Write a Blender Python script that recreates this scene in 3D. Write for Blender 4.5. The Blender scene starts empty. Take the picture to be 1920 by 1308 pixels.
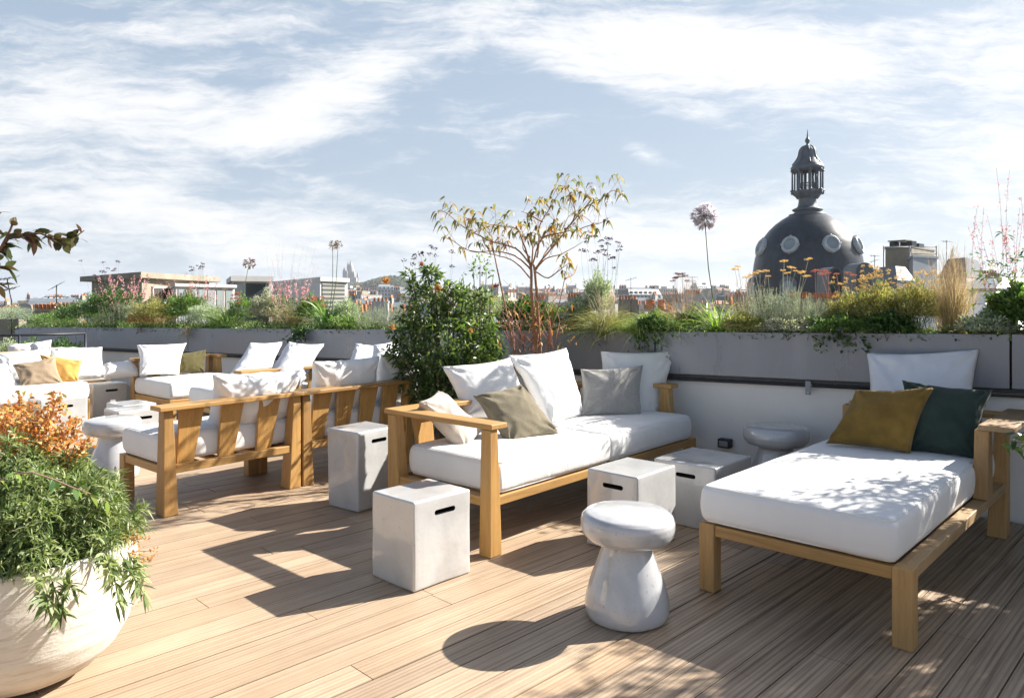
import bpy, math, random
import numpy as np
from mathutils import Vector, Matrix, noise

# ------------------------------------------------------------------ basics
F, HZ, HC = 1375.0, 562.0, 1.4          # focal length and horizon row in photo pixels, eye height in metres
C = bpy.data.collections.new('terrace'); bpy.context.scene.collection.children.link(C)
RN = random.Random(11)
rad = math.radians

def at(px, py, Y):
    "point seen at a photo pixel, Y metres in front of the eye"
    return Vector(((px - 960) * Y / F, Y, HC - (py - HZ) * Y / F))
def floor_at(px, py, z=0.0):
    Y = (HC - z) * F / (py - HZ)
    return Vector(((px - 960) * Y / F, Y, z))

def tag(o, label=None, cat=None, group=None, kind=None):
    if label: o['label'] = label
    if cat: o['category'] = cat
    if group: o['group'] = group
    if kind: o['kind'] = kind
    return o
def thing(name, label, cat, loc=(0, 0, 0), rz=0.0, group=None):
    o = bpy.data.objects.new(name, None); C.objects.link(o)
    o.location = loc; o.rotation_euler = (0, 0, rz); o.empty_display_size = .1
    return tag(o, label, cat, group)
def copy_tree(o, parent=None):
    c = o.copy(); C.objects.link(c); c.parent = parent
    for ch in [x for x in C.objects if x.parent == o]:
        copy_tree(ch, c)
    return c

# ------------------------------------------------------------------ materials
def newmat(name):
    m = bpy.data.materials.new(name); m.use_nodes = True
    nt = m.node_tree; b = nt.nodes['Principled BSDF']
    return m, nt, b
def N(nt, typ, **kw):
    n = nt.nodes.new(typ)
    for k, v in kw.items():
        if k in n.inputs.keys() if isinstance(k, str) else False: n.inputs[k].default_value = v
        else: setattr(n, k, v)
    return n
def ramp(nt, fac, stops):
    r = nt.nodes.new('ShaderNodeValToRGB')
    e = r.color_ramp.elements
    while len(e) < len(stops): e.new(.5)
    for i, (p, c) in enumerate(stops):
        e[i].position = p; e[i].color = (*c, 1) if len(c) == 3 else c
    if fac is not None: nt.links.new(fac, r.inputs['Fac'])
    return r
def texco(nt, scale=(1, 1, 1), out='Object', rot=(0, 0, 0)):
    t = nt.nodes.new('ShaderNodeTexCoord'); mp = nt.nodes.new('ShaderNodeMapping')
    mp.inputs['Scale'].default_value = scale; mp.inputs['Rotation'].default_value = rot
    nt.links.new(t.outputs[out], mp.inputs['Vector'])
    return mp.outputs['Vector']
def noisen(nt, vec, scale, detail=4, rough=.55, dist=0):
    n = nt.nodes.new('ShaderNodeTexNoise')
    n.inputs['Scale'].default_value = scale; n.inputs['Detail'].default_value = detail
    n.inputs['Roughness'].default_value = rough; n.inputs['Distortion'].default_value = dist
    nt.links.new(vec, n.inputs['Vector'])
    return n.outputs['Fac']
def bump(nt, b, h, strength=.2, dist=.01, prev=None):
    n = nt.nodes.new('ShaderNodeBump')
    n.inputs['Strength'].default_value = strength; n.inputs['Distance'].default_value = dist
    nt.links.new(h, n.inputs['Height'])
    if prev: nt.links.new(prev, n.inputs['Normal'])
    if b: nt.links.new(n.outputs['Normal'], b.inputs['Normal'])
    return n.outputs['Normal']
def mix(nt, fac, a, c, typ='MIX'):
    m = nt.nodes.new('ShaderNodeMix'); m.data_type = 'RGBA'; m.blend_type = typ
    for s, v in ((0, fac), (6, a), (7, c)):
        if hasattr(v, 'is_output'): nt.links.new(v, m.inputs[s])
        else: m.inputs[s].default_value = v if s == 0 else (*v, 1)
    return m.outputs[2]
def math_n(nt, op, a, b=None):
    m = nt.nodes.new('ShaderNodeMath'); m.operation = op
    for s, v in ((0, a), (1, b)):
        if v is None: continue
        if hasattr(v, 'is_output'): nt.links.new(v, m.inputs[s])
        else: m.inputs[s].default_value = v
    return m.outputs[0]

def plain(name, c1, c2=None, scale=8, rough=.6, metal=0, bumps=0, bscale=60, spec=.5, bdist=.003, coat=0):
    m, nt, b = newmat(name)
    v = texco(nt)
    c2 = c2 or tuple(x * .8 for x in c1)
    r = ramp(nt, noisen(nt, v, scale, 6, .6), [(.3, c2), (.7, c1)])
    nt.links.new(r.outputs['Color'], b.inputs['Base Color'])
    b.inputs['Roughness'].default_value = rough; b.inputs['Metallic'].default_value = metal
    b.inputs['Specular IOR Level'].default_value = spec
    b.inputs['Coat Weight'].default_value = coat; b.inputs['Coat Roughness'].default_value = .12
    if bumps: bump(nt, b, noisen(nt, v, bscale, 5, .6), bumps, bdist)
    return m

def fabric(name, c, weave=1200, var=.12, slub=0.0, rough=.95):
    m, nt, b = newmat(name)
    v = texco(nt)
    n1 = noisen(nt, v, 6, 5, .6)
    lo = tuple(x * (1 - var) for x in c)
    col = ramp(nt, n1, [(.3, lo), (.7, c)]).outputs['Color']
    if slub:
        wx = noisen(nt, texco(nt, (30, 300, 300)), 1, 3, .6); wy = noisen(nt, texco(nt, (300, 30, 300)), 1, 3, .6)
        s = math_n(nt, 'ADD', wx, wy)
        col = mix(nt, 1.0, col, ramp(nt, s, [(.75, (1 - slub,) * 3), (1.2, (1, 1, 1))]).outputs['Color'], 'MULTIPLY')
    nt.links.new(col, b.inputs['Base Color'])
    b.inputs['Roughness'].default_value = rough
    b.inputs['Specular IOR Level'].default_value = .2
    b.inputs['Sheen Weight'].default_value = .15
    p = bump(nt, None, noisen(nt, v, 9, 4, .5, .6), .35, .02)
    bump(nt, b, noisen(nt, v, weave * .3, 2, .6), .12, .002, p)
    return m

def wood(name, base, dark, rough=.45, stretch='X'):
    m, nt, b = newmat(name)
    sc = {'X': (1.2, 22, 22), 'Y': (22, 1.2, 22), 'Z': (22, 22, 1.2)}[stretch]
    v = texco(nt, sc)
    n1 = noisen(nt, v, 1.6, 8, .65, 1.2)
    n2 = noisen(nt, texco(nt, tuple(4 * s for s in sc)), 3, 3, .6)
    n3 = noisen(nt, texco(nt), 2.2, 2, .5)
    c = ramp(nt, n1, [(.32, dark), (.5, base), (.72, tuple(min(1, x * 1.18) for x in base))]).outputs['Color']
    c = mix(nt, .35, c, ramp(nt, n2, [(.3, dark), (.65, base)]).outputs['Color'])
    c = mix(nt, .5, c, ramp(nt, n3, [(.3, (.72, .7, .68)), (.7, (1.1, 1.08, 1.04))]).outputs['Color'], 'MULTIPLY')
    oi = nt.nodes.new('ShaderNodeObjectInfo')
    c = mix(nt, 1, c, ramp(nt, oi.outputs['Random'], [(0, (.78, .76, .76)), (.4, (1, 1, 1)), (.7, (1.1, 1.06, .98)), (1, (.9, .93, .98))]).outputs['Color'], 'MULTIPLY')
    nt.links.new(c, b.inputs['Base Color'])
    b.inputs['Roughness'].default_value = rough
    bump(nt, b, n2, .3, .003)
    return m

def leafmat(name, cols, trans=.35, rough=.5, spec=.35):
    "leaf colour varies from leaf to leaf"
    m, nt, b = newmat(name)
    g = nt.nodes.new('ShaderNodeNewGeometry')
    stops = [(i / max(1, len(cols) - 1), c) for i, c in enumerate(cols)]
    r = ramp(nt, g.outputs['Random Per Island'], stops)
    nt.links.new(r.outputs['Color'], b.inputs['Base Color'])
    b.inputs['Roughness'].default_value = rough; b.inputs['Specular IOR Level'].default_value = spec
    t = nt.nodes.new('ShaderNodeBsdfTranslucent')
    br = mix(nt, 1.0, r.outputs['Color'], (1.6, 1.65, .85) if cols[0][1] > max(cols[0][0], cols[0][2]) * 1.05 else (1.15, 1.1, 1.1), 'MULTIPLY')
    nt.links.new(br, t.inputs['Color'])
    ms = nt.nodes.new('ShaderNodeMixShader'); ms.inputs[0].default_value = trans
    nt.links.new(b.outputs[0], ms.inputs[1]); nt.links.new(t.outputs[0], ms.inputs[2])
    nt.links.new(ms.outputs[0], nt.nodes['Material Output'].inputs['Surface'])
    return m

M = {}
M['teak_x'] = wood('teak along length', (.48, .285, .10), (.32, .165, .05), stretch='X')
M['teak_y'] = wood('teak across', (.48, .285, .10), (.32, .165, .05), stretch='Y')
M['teak_z'] = wood('teak upright', (.48, .285, .10), (.32, .165, .05), stretch='Z')
M['teak_grey'] = wood('weathered teak', (.40, .275, .15), (.25, .16, .08), stretch='Y', rough=.6)
M['teak_greyz'] = wood('weathered teak upright', (.47, .29, .12), (.29, .165, .06), stretch='Z', rough=.6)
M['white_fabric'] = fabric('white outdoor canvas', (.80, .79, .775), var=.04)
M['cotton'] = fabric('white pillow cotton', (.80, .795, .785), var=.05)
M['pale_blue'] = fabric('pale grey pillow cotton', (.72, .74, .79), var=.06)
M['taupe'] = fabric('taupe linen', (.22, .19, .13), var=.2, slub=.3)
M['sand'] = fabric('sand linen', (.50, .44, .38), var=.12, slub=.2)
M['grey_linen'] = fabric('grey linen', (.40, .385, .36), var=.12, slub=.4)
M['brown_linen'] = fabric('light brown linen', (.36, .27, .18), var=.15, slub=.25)
M['mustard'] = fabric('mustard velvet', (.25, .155, .035), var=.5)
M['yellow'] = fabric('yellow cotton', (.56, .32, .085), var=.15)
M['dark_green'] = fabric('bottle green velvet', (.035, .06, .052), var=.35)
M['olive'] = fabric('olive velvet', (.10, .085, .03), var=.3)
M['metal'] = plain('grey painted steel', (.25, .255, .27), (.22, .225, .24), 2, .33, .45, .05, 200, bdist=.001)
def dusty():
    m, nt, b = newmat('dusty painted steel panel'); v = texco(nt, (1.2, 1.2, .25)); n = noisen(nt, v, 3, 6, .65)
    c = ramp(nt, n, [(.3, (.20, .215, .25)), (.6, (.235, .25, .285)), (.8, (.285, .295, .32))]).outputs['Color']
    nt.links.new(c, b.inputs['Base Color']); b.inputs['Metallic'].default_value = .15
    nt.links.new(ramp(nt, n, [(.3, (.24,) * 3), (.7, (.42,) * 3)]).outputs['Color'], b.inputs['Roughness'])
    bump(nt, b, noisen(nt, texco(nt, (1, 1, 1)), 1.3, 2, .5), .5, .02); return m
M['metal'] = dusty()
M['dark_metal'] = plain('dark steel', (.035, .038, .045), (.025, .028, .033), 5, .45, .4)
M['render_wall'] = plain('cream render', (.82, .80, .77), (.74, .72, .69), 1.5, .9, 0, .25, 250, bdist=.002)
M['under'] = plain('dark gap below the boards', (.012, .01, .009), None, 5, 1)
M['soil'] = plain('soil', (.05, .035, .025), (.02, .015, .01), 20, 1, 0, .6, 40)
def glaze(name, c1, c2, s=5):
    m, nt, b = newmat(name)
    v = texco(nt)
    n = noisen(nt, v, s * .5, 7, .58, .5)
    c = ramp(nt, n, [(.28, c2), (.5, c1), (.8, tuple(min(1, x * 1.06) for x in c1))]).outputs['Color']
    sp = noisen(nt, v, 70, 3, .5)
    c = mix(nt, 1, c, ramp(nt, sp, [(.27, (.72, .70, .68)), (.36, (1, 1, 1))]).outputs['Color'], 'MULTIPLY')
    nt.links.new(c, b.inputs['Base Color'])
    b.inputs['Roughness'].default_value = .32
    nt.links.new(ramp(nt, n, [(.3, (.5,) * 3), (.7, (.24,) * 3)]).outputs['Color'], b.inputs['Roughness'])
    b.inputs['Coat Weight'].default_value = 1; b.inputs['Coat Roughness'].default_value = .05; b.inputs['Coat IOR'].default_value = 1.65
    p = bump(nt, None, noisen(nt, v, 5, 3, .5), .5, .010)
    bump(nt, b, sp, .1, .002, p)
    return m
M['glaze'] = glaze('white glazed ceramic', (.53, .53, .525), (.38, .378, .375))
M['glaze_gloss'] = glaze('glossy off-white ceramic', (.50, .503, .515), (.36, .363, .375), 7)
M['slot'] = plain('dark inside', (.01, .01, .01), None, 5, .9)  # near-black colour stands in for the shade inside the slots
M['pot'] = plain('rough white pot', (.68, .645, .575), (.58, .54, .465), 3, .8, 0, .35, 60, bdist=.003)
def chalky():
    m, nt, b = newmat('chalky rough pot'); v = texco(nt)
    a = noisen(nt, texco(nt, (3, 3, 26)), 2.5, 6, .65); n = noisen(nt, v, 3, 5, .6); f = noisen(nt, v, 90, 4, .6)
    c = ramp(nt, n, [(.3, (.56, .52, .45)), (.7, (.68, .645, .58))]).outputs['Color']
    c = mix(nt, 1, c, ramp(nt, a, [(.33, (.80, .77, .73)), (.5, (1, 1, 1))]).outputs['Color'], 'MULTIPLY')
    s = nt.nodes.new('ShaderNodeSeparateXYZ'); nt.links.new(v, s.inputs[0])
    c = mix(nt, 1, c, ramp(nt, math_n(nt, 'ADD', s.outputs['Z'], math_n(nt, 'MULTIPLY', n, .10)), [(.07, (.62, .55, .47)), (.16, (1, 1, 1))]).outputs['Color'], 'MULTIPLY')   # darker and browner near the foot
    nt.links.new(c, b.inputs['Base Color']); b.inputs['Roughness'].default_value = .9
    p = bump(nt, None, a, .5, .006); bump(nt, b, f, .35, .003, p); return m
M['pot'] = chalky()
M['asphalt'] = plain('asphalt', (.06, .06, .065), (.04, .04, .045), .3, .9)

# ------------------------------------------------------------------ mesh builders
class MB:
    def __init__(s): s.v = []; s.f = []; s.m = []; s.sm = []
    def add(s, vs, fs, mi=0, smooth=False):
        b = len(s.v); s.v += [tuple(p) for p in vs]
        for f in fs: s.f.append([b + i for i in f]); s.m.append(mi); s.sm.append(smooth)
    def box(s, x0, x1, y0, y1, z0, z1, mi=0):
        s.hexa([(x0, y0, z0), (x1, y0, z0), (x1, y1, z0), (x0, y1, z0), (x0, y0, z1), (x1, y0, z1), (x1, y1, z1), (x0, y1, z1)], mi)
    def hexa(s, p, mi=0):
        s.add(p, [(0, 3, 2, 1), (4, 5, 6, 7), (0, 1, 5, 4), (1, 2, 6, 5), (2, 3, 7, 6), (3, 0, 4, 7)], mi)
    def lathe(s, prof, n=32, c=(0, 0, 0), mi=0, smooth=True, wob=0, seed=0, a0=0, a1=2 * math.pi, sx=1, sy=1):
        full = abs(a1 - a0 - 2 * math.pi) < 1e-6
        m = n if full else n + 1
        vs = []
        for (r, z) in prof:
            for i in range(m):
                a = a0 + (a1 - a0) * i / n
                k = 1 + (wob * noise.noise(Vector((math.cos(a) * 1.3 + seed, math.sin(a) * 1.3, z * 4))) if wob else 0)
                vs.append((c[0] + r * k * math.cos(a) * sx, c[1] + r * k * math.sin(a) * sy, c[2] + z))
        fs = []
        for j in range(len(prof) - 1):
            for i in range(n):
                i2 = (i + 1) % m
                fs.append((j * m + i, j * m + i2, (j + 1) * m + i2, (j + 1) * m + i))
        s.add(vs, fs, mi, smooth)
    def tube(s, pts, rads, n=8, mi=0, smooth=True, cap=True):
        pts = [Vector(p) for p in pts]
        if not hasattr(rads, '__len__'): rads = [rads] * len(pts)
        up = Vector((.13, .21, .97)); vs = []
        for i, p in enumerate(pts):
            d = (pts[min(i + 1, len(pts) - 1)] - pts[max(i - 1, 0)])
            d = d.normalized() if d.length > 1e-9 else Vector((0, 0, 1))
            a = d.cross(up)
            a = a.normalized() if a.length > 1e-3 else d.cross(Vector((1, 0, 0))).normalized()
            b = d.cross(a)
            for k in range(n):
                t = 2 * math.pi * k / n
                vs.append(p + (a * math.cos(t) + b * math.sin(t)) * rads[i])
        fs = [(j * n + k, j * n + (k + 1) % n, (j + 1) * n + (k + 1) % n, (j + 1) * n + k) for j in range(len(pts) - 1) for k in range(n)]
        if cap: fs += [tuple(range(n - 1, -1, -1)), tuple((len(pts) - 1) * n + k for k in range(n))]
        s.add(vs, fs, mi, smooth)
    def prism(s, poly, z0, z1, mi=0, mi_top=None):
        n = len(poly)
        s.add([(x, y, z0) for x, y in poly] + [(x, y, z1) for x, y in poly],
              [(i, (i + 1) % n, n + (i + 1) % n, n + i) for i in range(n)] + [tuple(range(n - 1, -1, -1))], mi)
        s.add([(x, y, z1) for x, y in poly], [tuple(range(n))], mi if mi_top is None else mi_top)
    def build(s, name, mats, parent=None, bevel=0, seg=2, smooth=None, sub=0):
        me = bpy.data.meshes.new(name); me.from_pydata(s.v, [], s.f); me.update()
        for m in (mats if isinstance(mats, (list, tuple)) else [mats]): me.materials.append(m)
        me.polygons.foreach_set('material_index', s.m)
        me.polygons.foreach_set('use_smooth', s.sm if smooth is None else [smooth] * len(s.f))
        o = bpy.data.objects.new(name, me); C.objects.link(o); o.parent = parent
        if bevel:
            b = o.modifiers.new('b', 'BEVEL'); b.width = bevel; b.segments = seg; b.limit_method = 'ANGLE'; b.angle_limit = rad(40)
            b.harden_normals = False
        if sub: o.modifiers.new('s', 'SUBSURF').levels = sub; o.modifiers['s'].render_levels = sub
        return o

def rounded(mb, x0, x1, y0, y1, z0, z1, r, n=14, crown=0, wob=0, seed=0, mi=0, sag=0):
    "soft or hand-made box: rounded edges, crowned top, uneven faces"
    h = Vector(((x1 - x0) / 2, (y1 - y0) / 2, (z1 - z0) / 2)); c = Vector(((x0 + x1) / 2, (y0 + y1) / 2, (z0 + z1) / 2))
    idx = {}; vs = []; fs = []
    def ax(i, half):
        e = min(.45, r / half / 1.0)
        k = 4
        if i <= k: return -1 + e * i / k
        if i >= n - k: return 1 - e * (n - i) / k
        return -1 + e + (2 - 2 * e) * (i - k) / (n - 2 * k)
    def vert(i, j, k):
        key = (i, j, k)
        if key in idx: return idx[key]
        q = Vector((ax(i, h.x) * h.x, ax(j, h.y) * h.y, ax(k, h.z) * h.z))
        inn = Vector((max(-h.x + r, min(h.x - r, q.x)), max(-h.y + r, min(h.y - r, q.y)), max(-h.z + r, min(h.z - r, q.z))))
        d = q - inn
        p = inn + d.normalized() * r if d.length > 1e-9 else q
        fx, fy = 1 - (p.x / h.x) ** 2, 1 - (p.y / h.y) ** 2
        if crown and p.z > 0: p.z += crown * max(0, fx) ** .6 * max(0, fy) ** .6 * p.z / h.z
        if sag:
            fz = 1 - (p.z / h.z) ** 2
            if abs(p.x) > h.x - r * 1.01: p.x += sag * max(0, fz) * math.copysign(1, p.x)
            if abs(p.y) > h.y - r * 1.01: p.y += sag * max(0, fz) * math.copysign(1, p.y)
        if wob:
            s = Vector((seed * 3.1, seed, 0))
            w = noise.noise_vector((p + s) * 3.5) * wob + noise.noise_vector((p + s) * 11) * wob * .35
            p = p + w
        idx[key] = len(vs); vs.append(p + c); return idx[key]
    for a in range(n):
        for b in range(n):
            for (f, flip) in ((0, 1), (n, 0)):
                q = [vert(a, b, f), vert(a + 1, b, f), vert(a + 1, b + 1, f), vert(a, b + 1, f)]; fs.append(q[::-1] if flip else q)
                q = [vert(f, a, b), vert(f, a + 1, b), vert(f, a + 1, b + 1), vert(f, a, b + 1)]; fs.append(q[::-1] if flip else q)
                q = [vert(a, f, b), vert(a + 1, f, b), vert(a + 1, f, b + 1), vert(a, f, b + 1)]; fs.append(q if flip else q[::-1])
    mb.add(vs, fs, mi, True)

class NB:
    "fast builder for foliage"
    def __init__(s): s.v = []; s.q = []; s.qm = []; s.n = 0
    def addq(s, verts, quads, mi=0):
        s.v.append(verts.reshape(-1, 3)); s.q.append(quads + s.n); s.qm.append(np.full(len(quads), mi)); s.n += len(s.v[-1])
    def build(s, name, mats, parent=None, smooth=False):
        V = np.concatenate(s.v).astype(np.float32); Q = np.concatenate(s.q).astype(np.int32); mi = np.concatenate(s.qm).astype(np.int32)
        me = bpy.data.meshes.new(name)
        me.vertices.add(len(V)); me.vertices.foreach_set('co', V.ravel())
        me.loops.add(len(Q) * 4); me.loops.foreach_set('vertex_index', Q.ravel())
        me.polygons.add(len(Q)); me.polygons.foreach_set('loop_start', np.arange(len(Q), dtype=np.int32) * 4)
        me.polygons.foreach_set('material_index', mi)
        if smooth: me.polygons.foreach_set('use_smooth', np.ones(len(Q), dtype=bool))
        for m in (mats if isinstance(mats, (list, tuple)) else [mats]): me.materials.append(m)
        me.update(calc_edges=True)
        o = bpy.data.objects.new(name, me); C.objects.link(o); o.parent = parent
        return o

rg = np.random.default_rng(5)
def unit(a): return a / (np.linalg.norm(a, axis=-1, keepdims=True) + 1e-9)
def rdir(n): return unit(rg.normal(size=(n, 3)))
def leaves(nb, P, D, L, W, droop=.25, fold=.25, mi=0, seg=2):
    "leaf blades: P base, D direction, each a curved tapering strip of two or three quads folded along the middle"
    n = len(P); D = unit(D); L = np.broadcast_to(L, (n,))[:, None]; W = np.broadcast_to(W, (n,))[:, None]
    S = unit(np.cross(D, unit(rdir(n) * .7 + np.array([0, 0, 1.]))))
    U = np.cross(S, D)
    g = np.array([0, 0, -1.])
    ts = np.linspace(0, 1, seg + 1)
    wid = {1: [.35, .0], 2: [.12, 1, .06], 3: [.15, .95, .8, .05], 4: [.2, .85, 1, .7, .05]}[seg]
    rows = []
    for t, w in zip(ts, wid):
        c = P + D * L * t + g * L * droop * t * t
        rows.append(c + S * W * .5 * w + U * W * fold * w); rows.append(c - S * W * .5 * w + U * W * fold * w * -1 * .3)
    V = np.stack(rows, 1)
    k = len(rows); base = (np.arange(n) * k)[:, None]
    Q = np.concatenate([base + np.array([[2 * i, 2 * i + 1, 2 * i + 3, 2 * i + 2]]) for i in range(seg)])
    nb.addq(V, Q, mi)
def blades(nb, P, D, L, W, droop=.5, seg=6, mi=0, taper=1.0):
    n = len(P); D = unit(D); L = np.broadcast_to(L, (n,))[:, None]; W = np.broadcast_to(W, (n,))[:, None]
    droop = np.broadcast_to(droop, (n,))[:, None]; L = L / (1 - .42 * np.minimum(droop, 1.1))
    H = unit(np.stack([D[:, 0], D[:, 1], np.zeros(n)], 1) + 1e-6)
    S = unit(np.cross(D, np.array([0, 0, 1.])) + rg.normal(size=(n, 3)) * .25)
    rows = []
    for i in range(seg + 1):
        t = i / seg
        c = P + D * L * t + (H * .45 - np.array([0, 0, 1.])) * L * droop * t * t * .8
        w = W * .5 * ((1 - t ** 2) * taper + (1 - taper) * 1.0 if taper < 1 else (1 - t ** 1.6) + .04)
        rows.append(c + S * w); rows.append(c - S * w)
    V = np.stack(rows, 1); k = len(rows); base = (np.arange(n) * k)[:, None]
    Q = np.concatenate([base + np.array([[2 * i, 2 * i + 1, 2 * i + 3, 2 * i + 2]]) for i in range(seg)])
    nb.addq(V, Q, mi); return (rows[-1] + rows[-2]) / 2
def stems(nb, P, T, r, bow=.1, seg=5, mi=0):
    "thin three-sided stems from P to T, bowed a little; returns the centre lines"
    n = len(P); r = np.broadcast_to(r, (n,))[:, None]
    off = rdir(n) * np.linalg.norm(T - P, axis=1)[:, None] * bow; off[:, 2] *= .3
    A = unit(np.cross(T - P, np.array([.3, .2, .1]))); B = unit(np.cross(T - P, A))
    rows = []; line = []
    for i in range(seg + 1):
        t = i / seg; c = P + (T - P) * t + off * 4 * t * (1 - t) * .5; line.append(c)
        for k in range(3):
            a = 2 * math.pi * k / 3
            rows.append(c + (A * math.cos(a) + B * math.sin(a)) * r * (1 - .4 * t))
    V = np.stack(rows, 1); kk = len(rows); base = (np.arange(n) * kk)[:, None]
    Q = np.concatenate([base + np.array([[3 * i + k, 3 * i + (k + 1) % 3, 3 * i + 3 + (k + 1) % 3, 3 * i + 3 + k]]) for i in range(seg) for k in range(3)])
    nb.addq(V, Q, mi); return np.stack(line, 1)

# ------------------------------------------------------------------ ground of the terrace
WE = Vector((3.14, 4.62)); WD = Vector((-10.01, 7.81)).normalized()     # the long planter wall: a point on its face, direction to the left
WN = Vector((-WD.y, WD.x)) * -1                                         # away from the terrace
if WN.y < 0: WN = -WN
WOFF = WE.dot(WN)
def wz(t): return 1.184 - .254 * (t / 12.7) / 1.0 * 1.0                 # the planter's rim drops slightly along its length
def wall_pt(px, back=0.0):
    "point of the line `back` metres behind the planter face that is seen in column px"
    k = (px - 960) / F
    Y = (WOFF + back) / (WN.x * k + WN.y)
    p = Vector((k * Y, Y)); t = (p - WE).dot(WD)
    return p, t
BD = rad(45.3)
def make_deck():
    # deck frame: local x runs along the boards
    d = Vector((math.cos(BD), math.sin(BD))); c = Vector((-d.y, d.x))
    m, nt, b = newmat('weathered hardwood decking')
    g = nt.nodes.new('ShaderNodeNewGeometry')
    v = texco(nt, (1, 1, 1)); vl = texco(nt, (1.1, 26, 26))
    n1 = noisen(nt, vl, 1.5, 8, .65, .6)
    per = ramp(nt, g.outputs['Random Per Island'], [(0, (.34, .245, .165)), (.2, (.47, .35, .24)), (.45, (.40, .305, .215)), (.65, (.53, .405, .285)), (.85, (.41, .31, .215)), (1, (.49, .355, .235))]).outputs['Color']
    col = mix(nt, .42, per, ramp(nt, n1, [(.3, (.60, .54, .48)), (.5, (1, 1, 1)), (.75, (1.2, 1.17, 1.12))]).outputs['Color'], 'MULTIPLY')
    st = noisen(nt, v, 1.7, 5, .65)
    col = mix(nt, .7, col, ramp(nt, st, [(.3, (.74, .70, .68)), (.6, (1, 1, 1)), (.8, (1.12, 1.1, 1.08))]).outputs['Color'], 'MULTIPLY')
    # machined grooves across the board, worn away in places
    sx = nt.nodes.new('ShaderNodeSeparateXYZ'); nt.links.new(v, sx.inputs[0])
    w = math_n(nt, 'SINE', math_n(nt, 'MULTIPLY', sx.outputs['Y'], 2 * math.pi / .0215))
    w = ramp(nt, math_n(nt, 'ADD', math_n(nt, 'MULTIPLY', w, .5), .5), [(.12, (0, 0, 0)), (.5, (1, 1, 1))]).outputs['Color']
    wear_shade = ramp(nt, noisen(nt, texco(nt, (.35, 1.3, 1)), 1.5, 4, .6), [(.42, (.10,) * 3), (.66, (.75,) * 3)]).outputs['Color']
    wr_ = math_n(nt, 'SUBTRACT', sx.outputs['X'], sx.outputs['Y'])      # shade on the right, put into the colour as darker ribs and streaks
    side = ramp(nt, math_n(nt, 'ADD', math_n(nt, 'MULTIPLY', wr_, .16), .28), [(.12, (.38,) * 3), (.62, (1, 1, 1))]).outputs['Color']
    wear_shade = math_n(nt, 'MAXIMUM', wear_shade, math_n(nt, 'MULTIPLY', side, .85)) if False else math_n(nt, 'ADD', math_n(nt, 'MULTIPLY', wear_shade, .45), math_n(nt, 'MULTIPLY', side, .55))
    gm = math_n(nt, 'MULTIPLY', math_n(nt, 'SUBTRACT', 1.0, w), wear_shade)
    col = mix(nt, math_n(nt, 'MULTIPLY', gm, .5), col, (.12, .085, .06))
    sk = ramp(nt, noisen(nt, texco(nt, (.55, 34, 1)), 1.5, 3, .55), [(.36, (.42, .38, .36)), (.50, (1, 1, 1)), (.7, (1.1, 1.09, 1.07))]).outputs['Color']
    col = mix(nt, math_n(nt, 'MULTIPLY', side, .8), col, mix(nt, 1.0, col, sk, 'MULTIPLY'))  # painted shade: streaks darken the boards more towards the right
    nt.links.new(col, b.inputs['Base Color'])
    nt.links.new(ramp(nt, n1, [(.3, (.62,) * 3), (.7, (.42,) * 3)]).outputs['Color'], b.inputs['Roughness'])
    b.inputs['Specular IOR Level'].default_value = .45
    p = bump(nt, None, math_n(nt, 'SUBTRACT', 1.0, gm), .5, .002)
    bump(nt, b, noisen(nt, texco(nt, (6, 140, 60)), 1, 3, .6), .25, .002, p)
    r = random.Random(3); mb = MB(); dn = d.dot(WN); cn = c.dot(WN)
    pitch = .1515
    for i in range(-40, 110):
        y0 = i * pitch; y1 = y0 + pitch - .006
        smax = min((WOFF + .03 - max(y0 * cn, y1 * cn)) / dn, 14.5)
        s = -4.5 - r.random() * 3
        while s < smax:
            L = r.choice([1.6, 2.1, 2.6, 3.2]) + r.random() * .4
            e = min(s + L, smax)
            if e - s > .05:
                z = -r.random() * .0022
                mb.box(s, e - .004, y0, y1, -.024, z)
            s = e
    o = mb.build('deck', m, bevel=0)
    o.rotation_euler = (0, 0, BD); tag(o, kind='structure')
    mb = MB(); mb.prism([(-14, -6), (14, -6), (14, 2.2), (9.5, -.2), (WE.x + WD.x * 0 + WN.x * .06, WE.y + WN.y * .06), (-14, 18.1), (-20, 18)], -.12, -.03)
    tag(mb.build('deck_base', M['under']), kind='structure')
make_deck()

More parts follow.
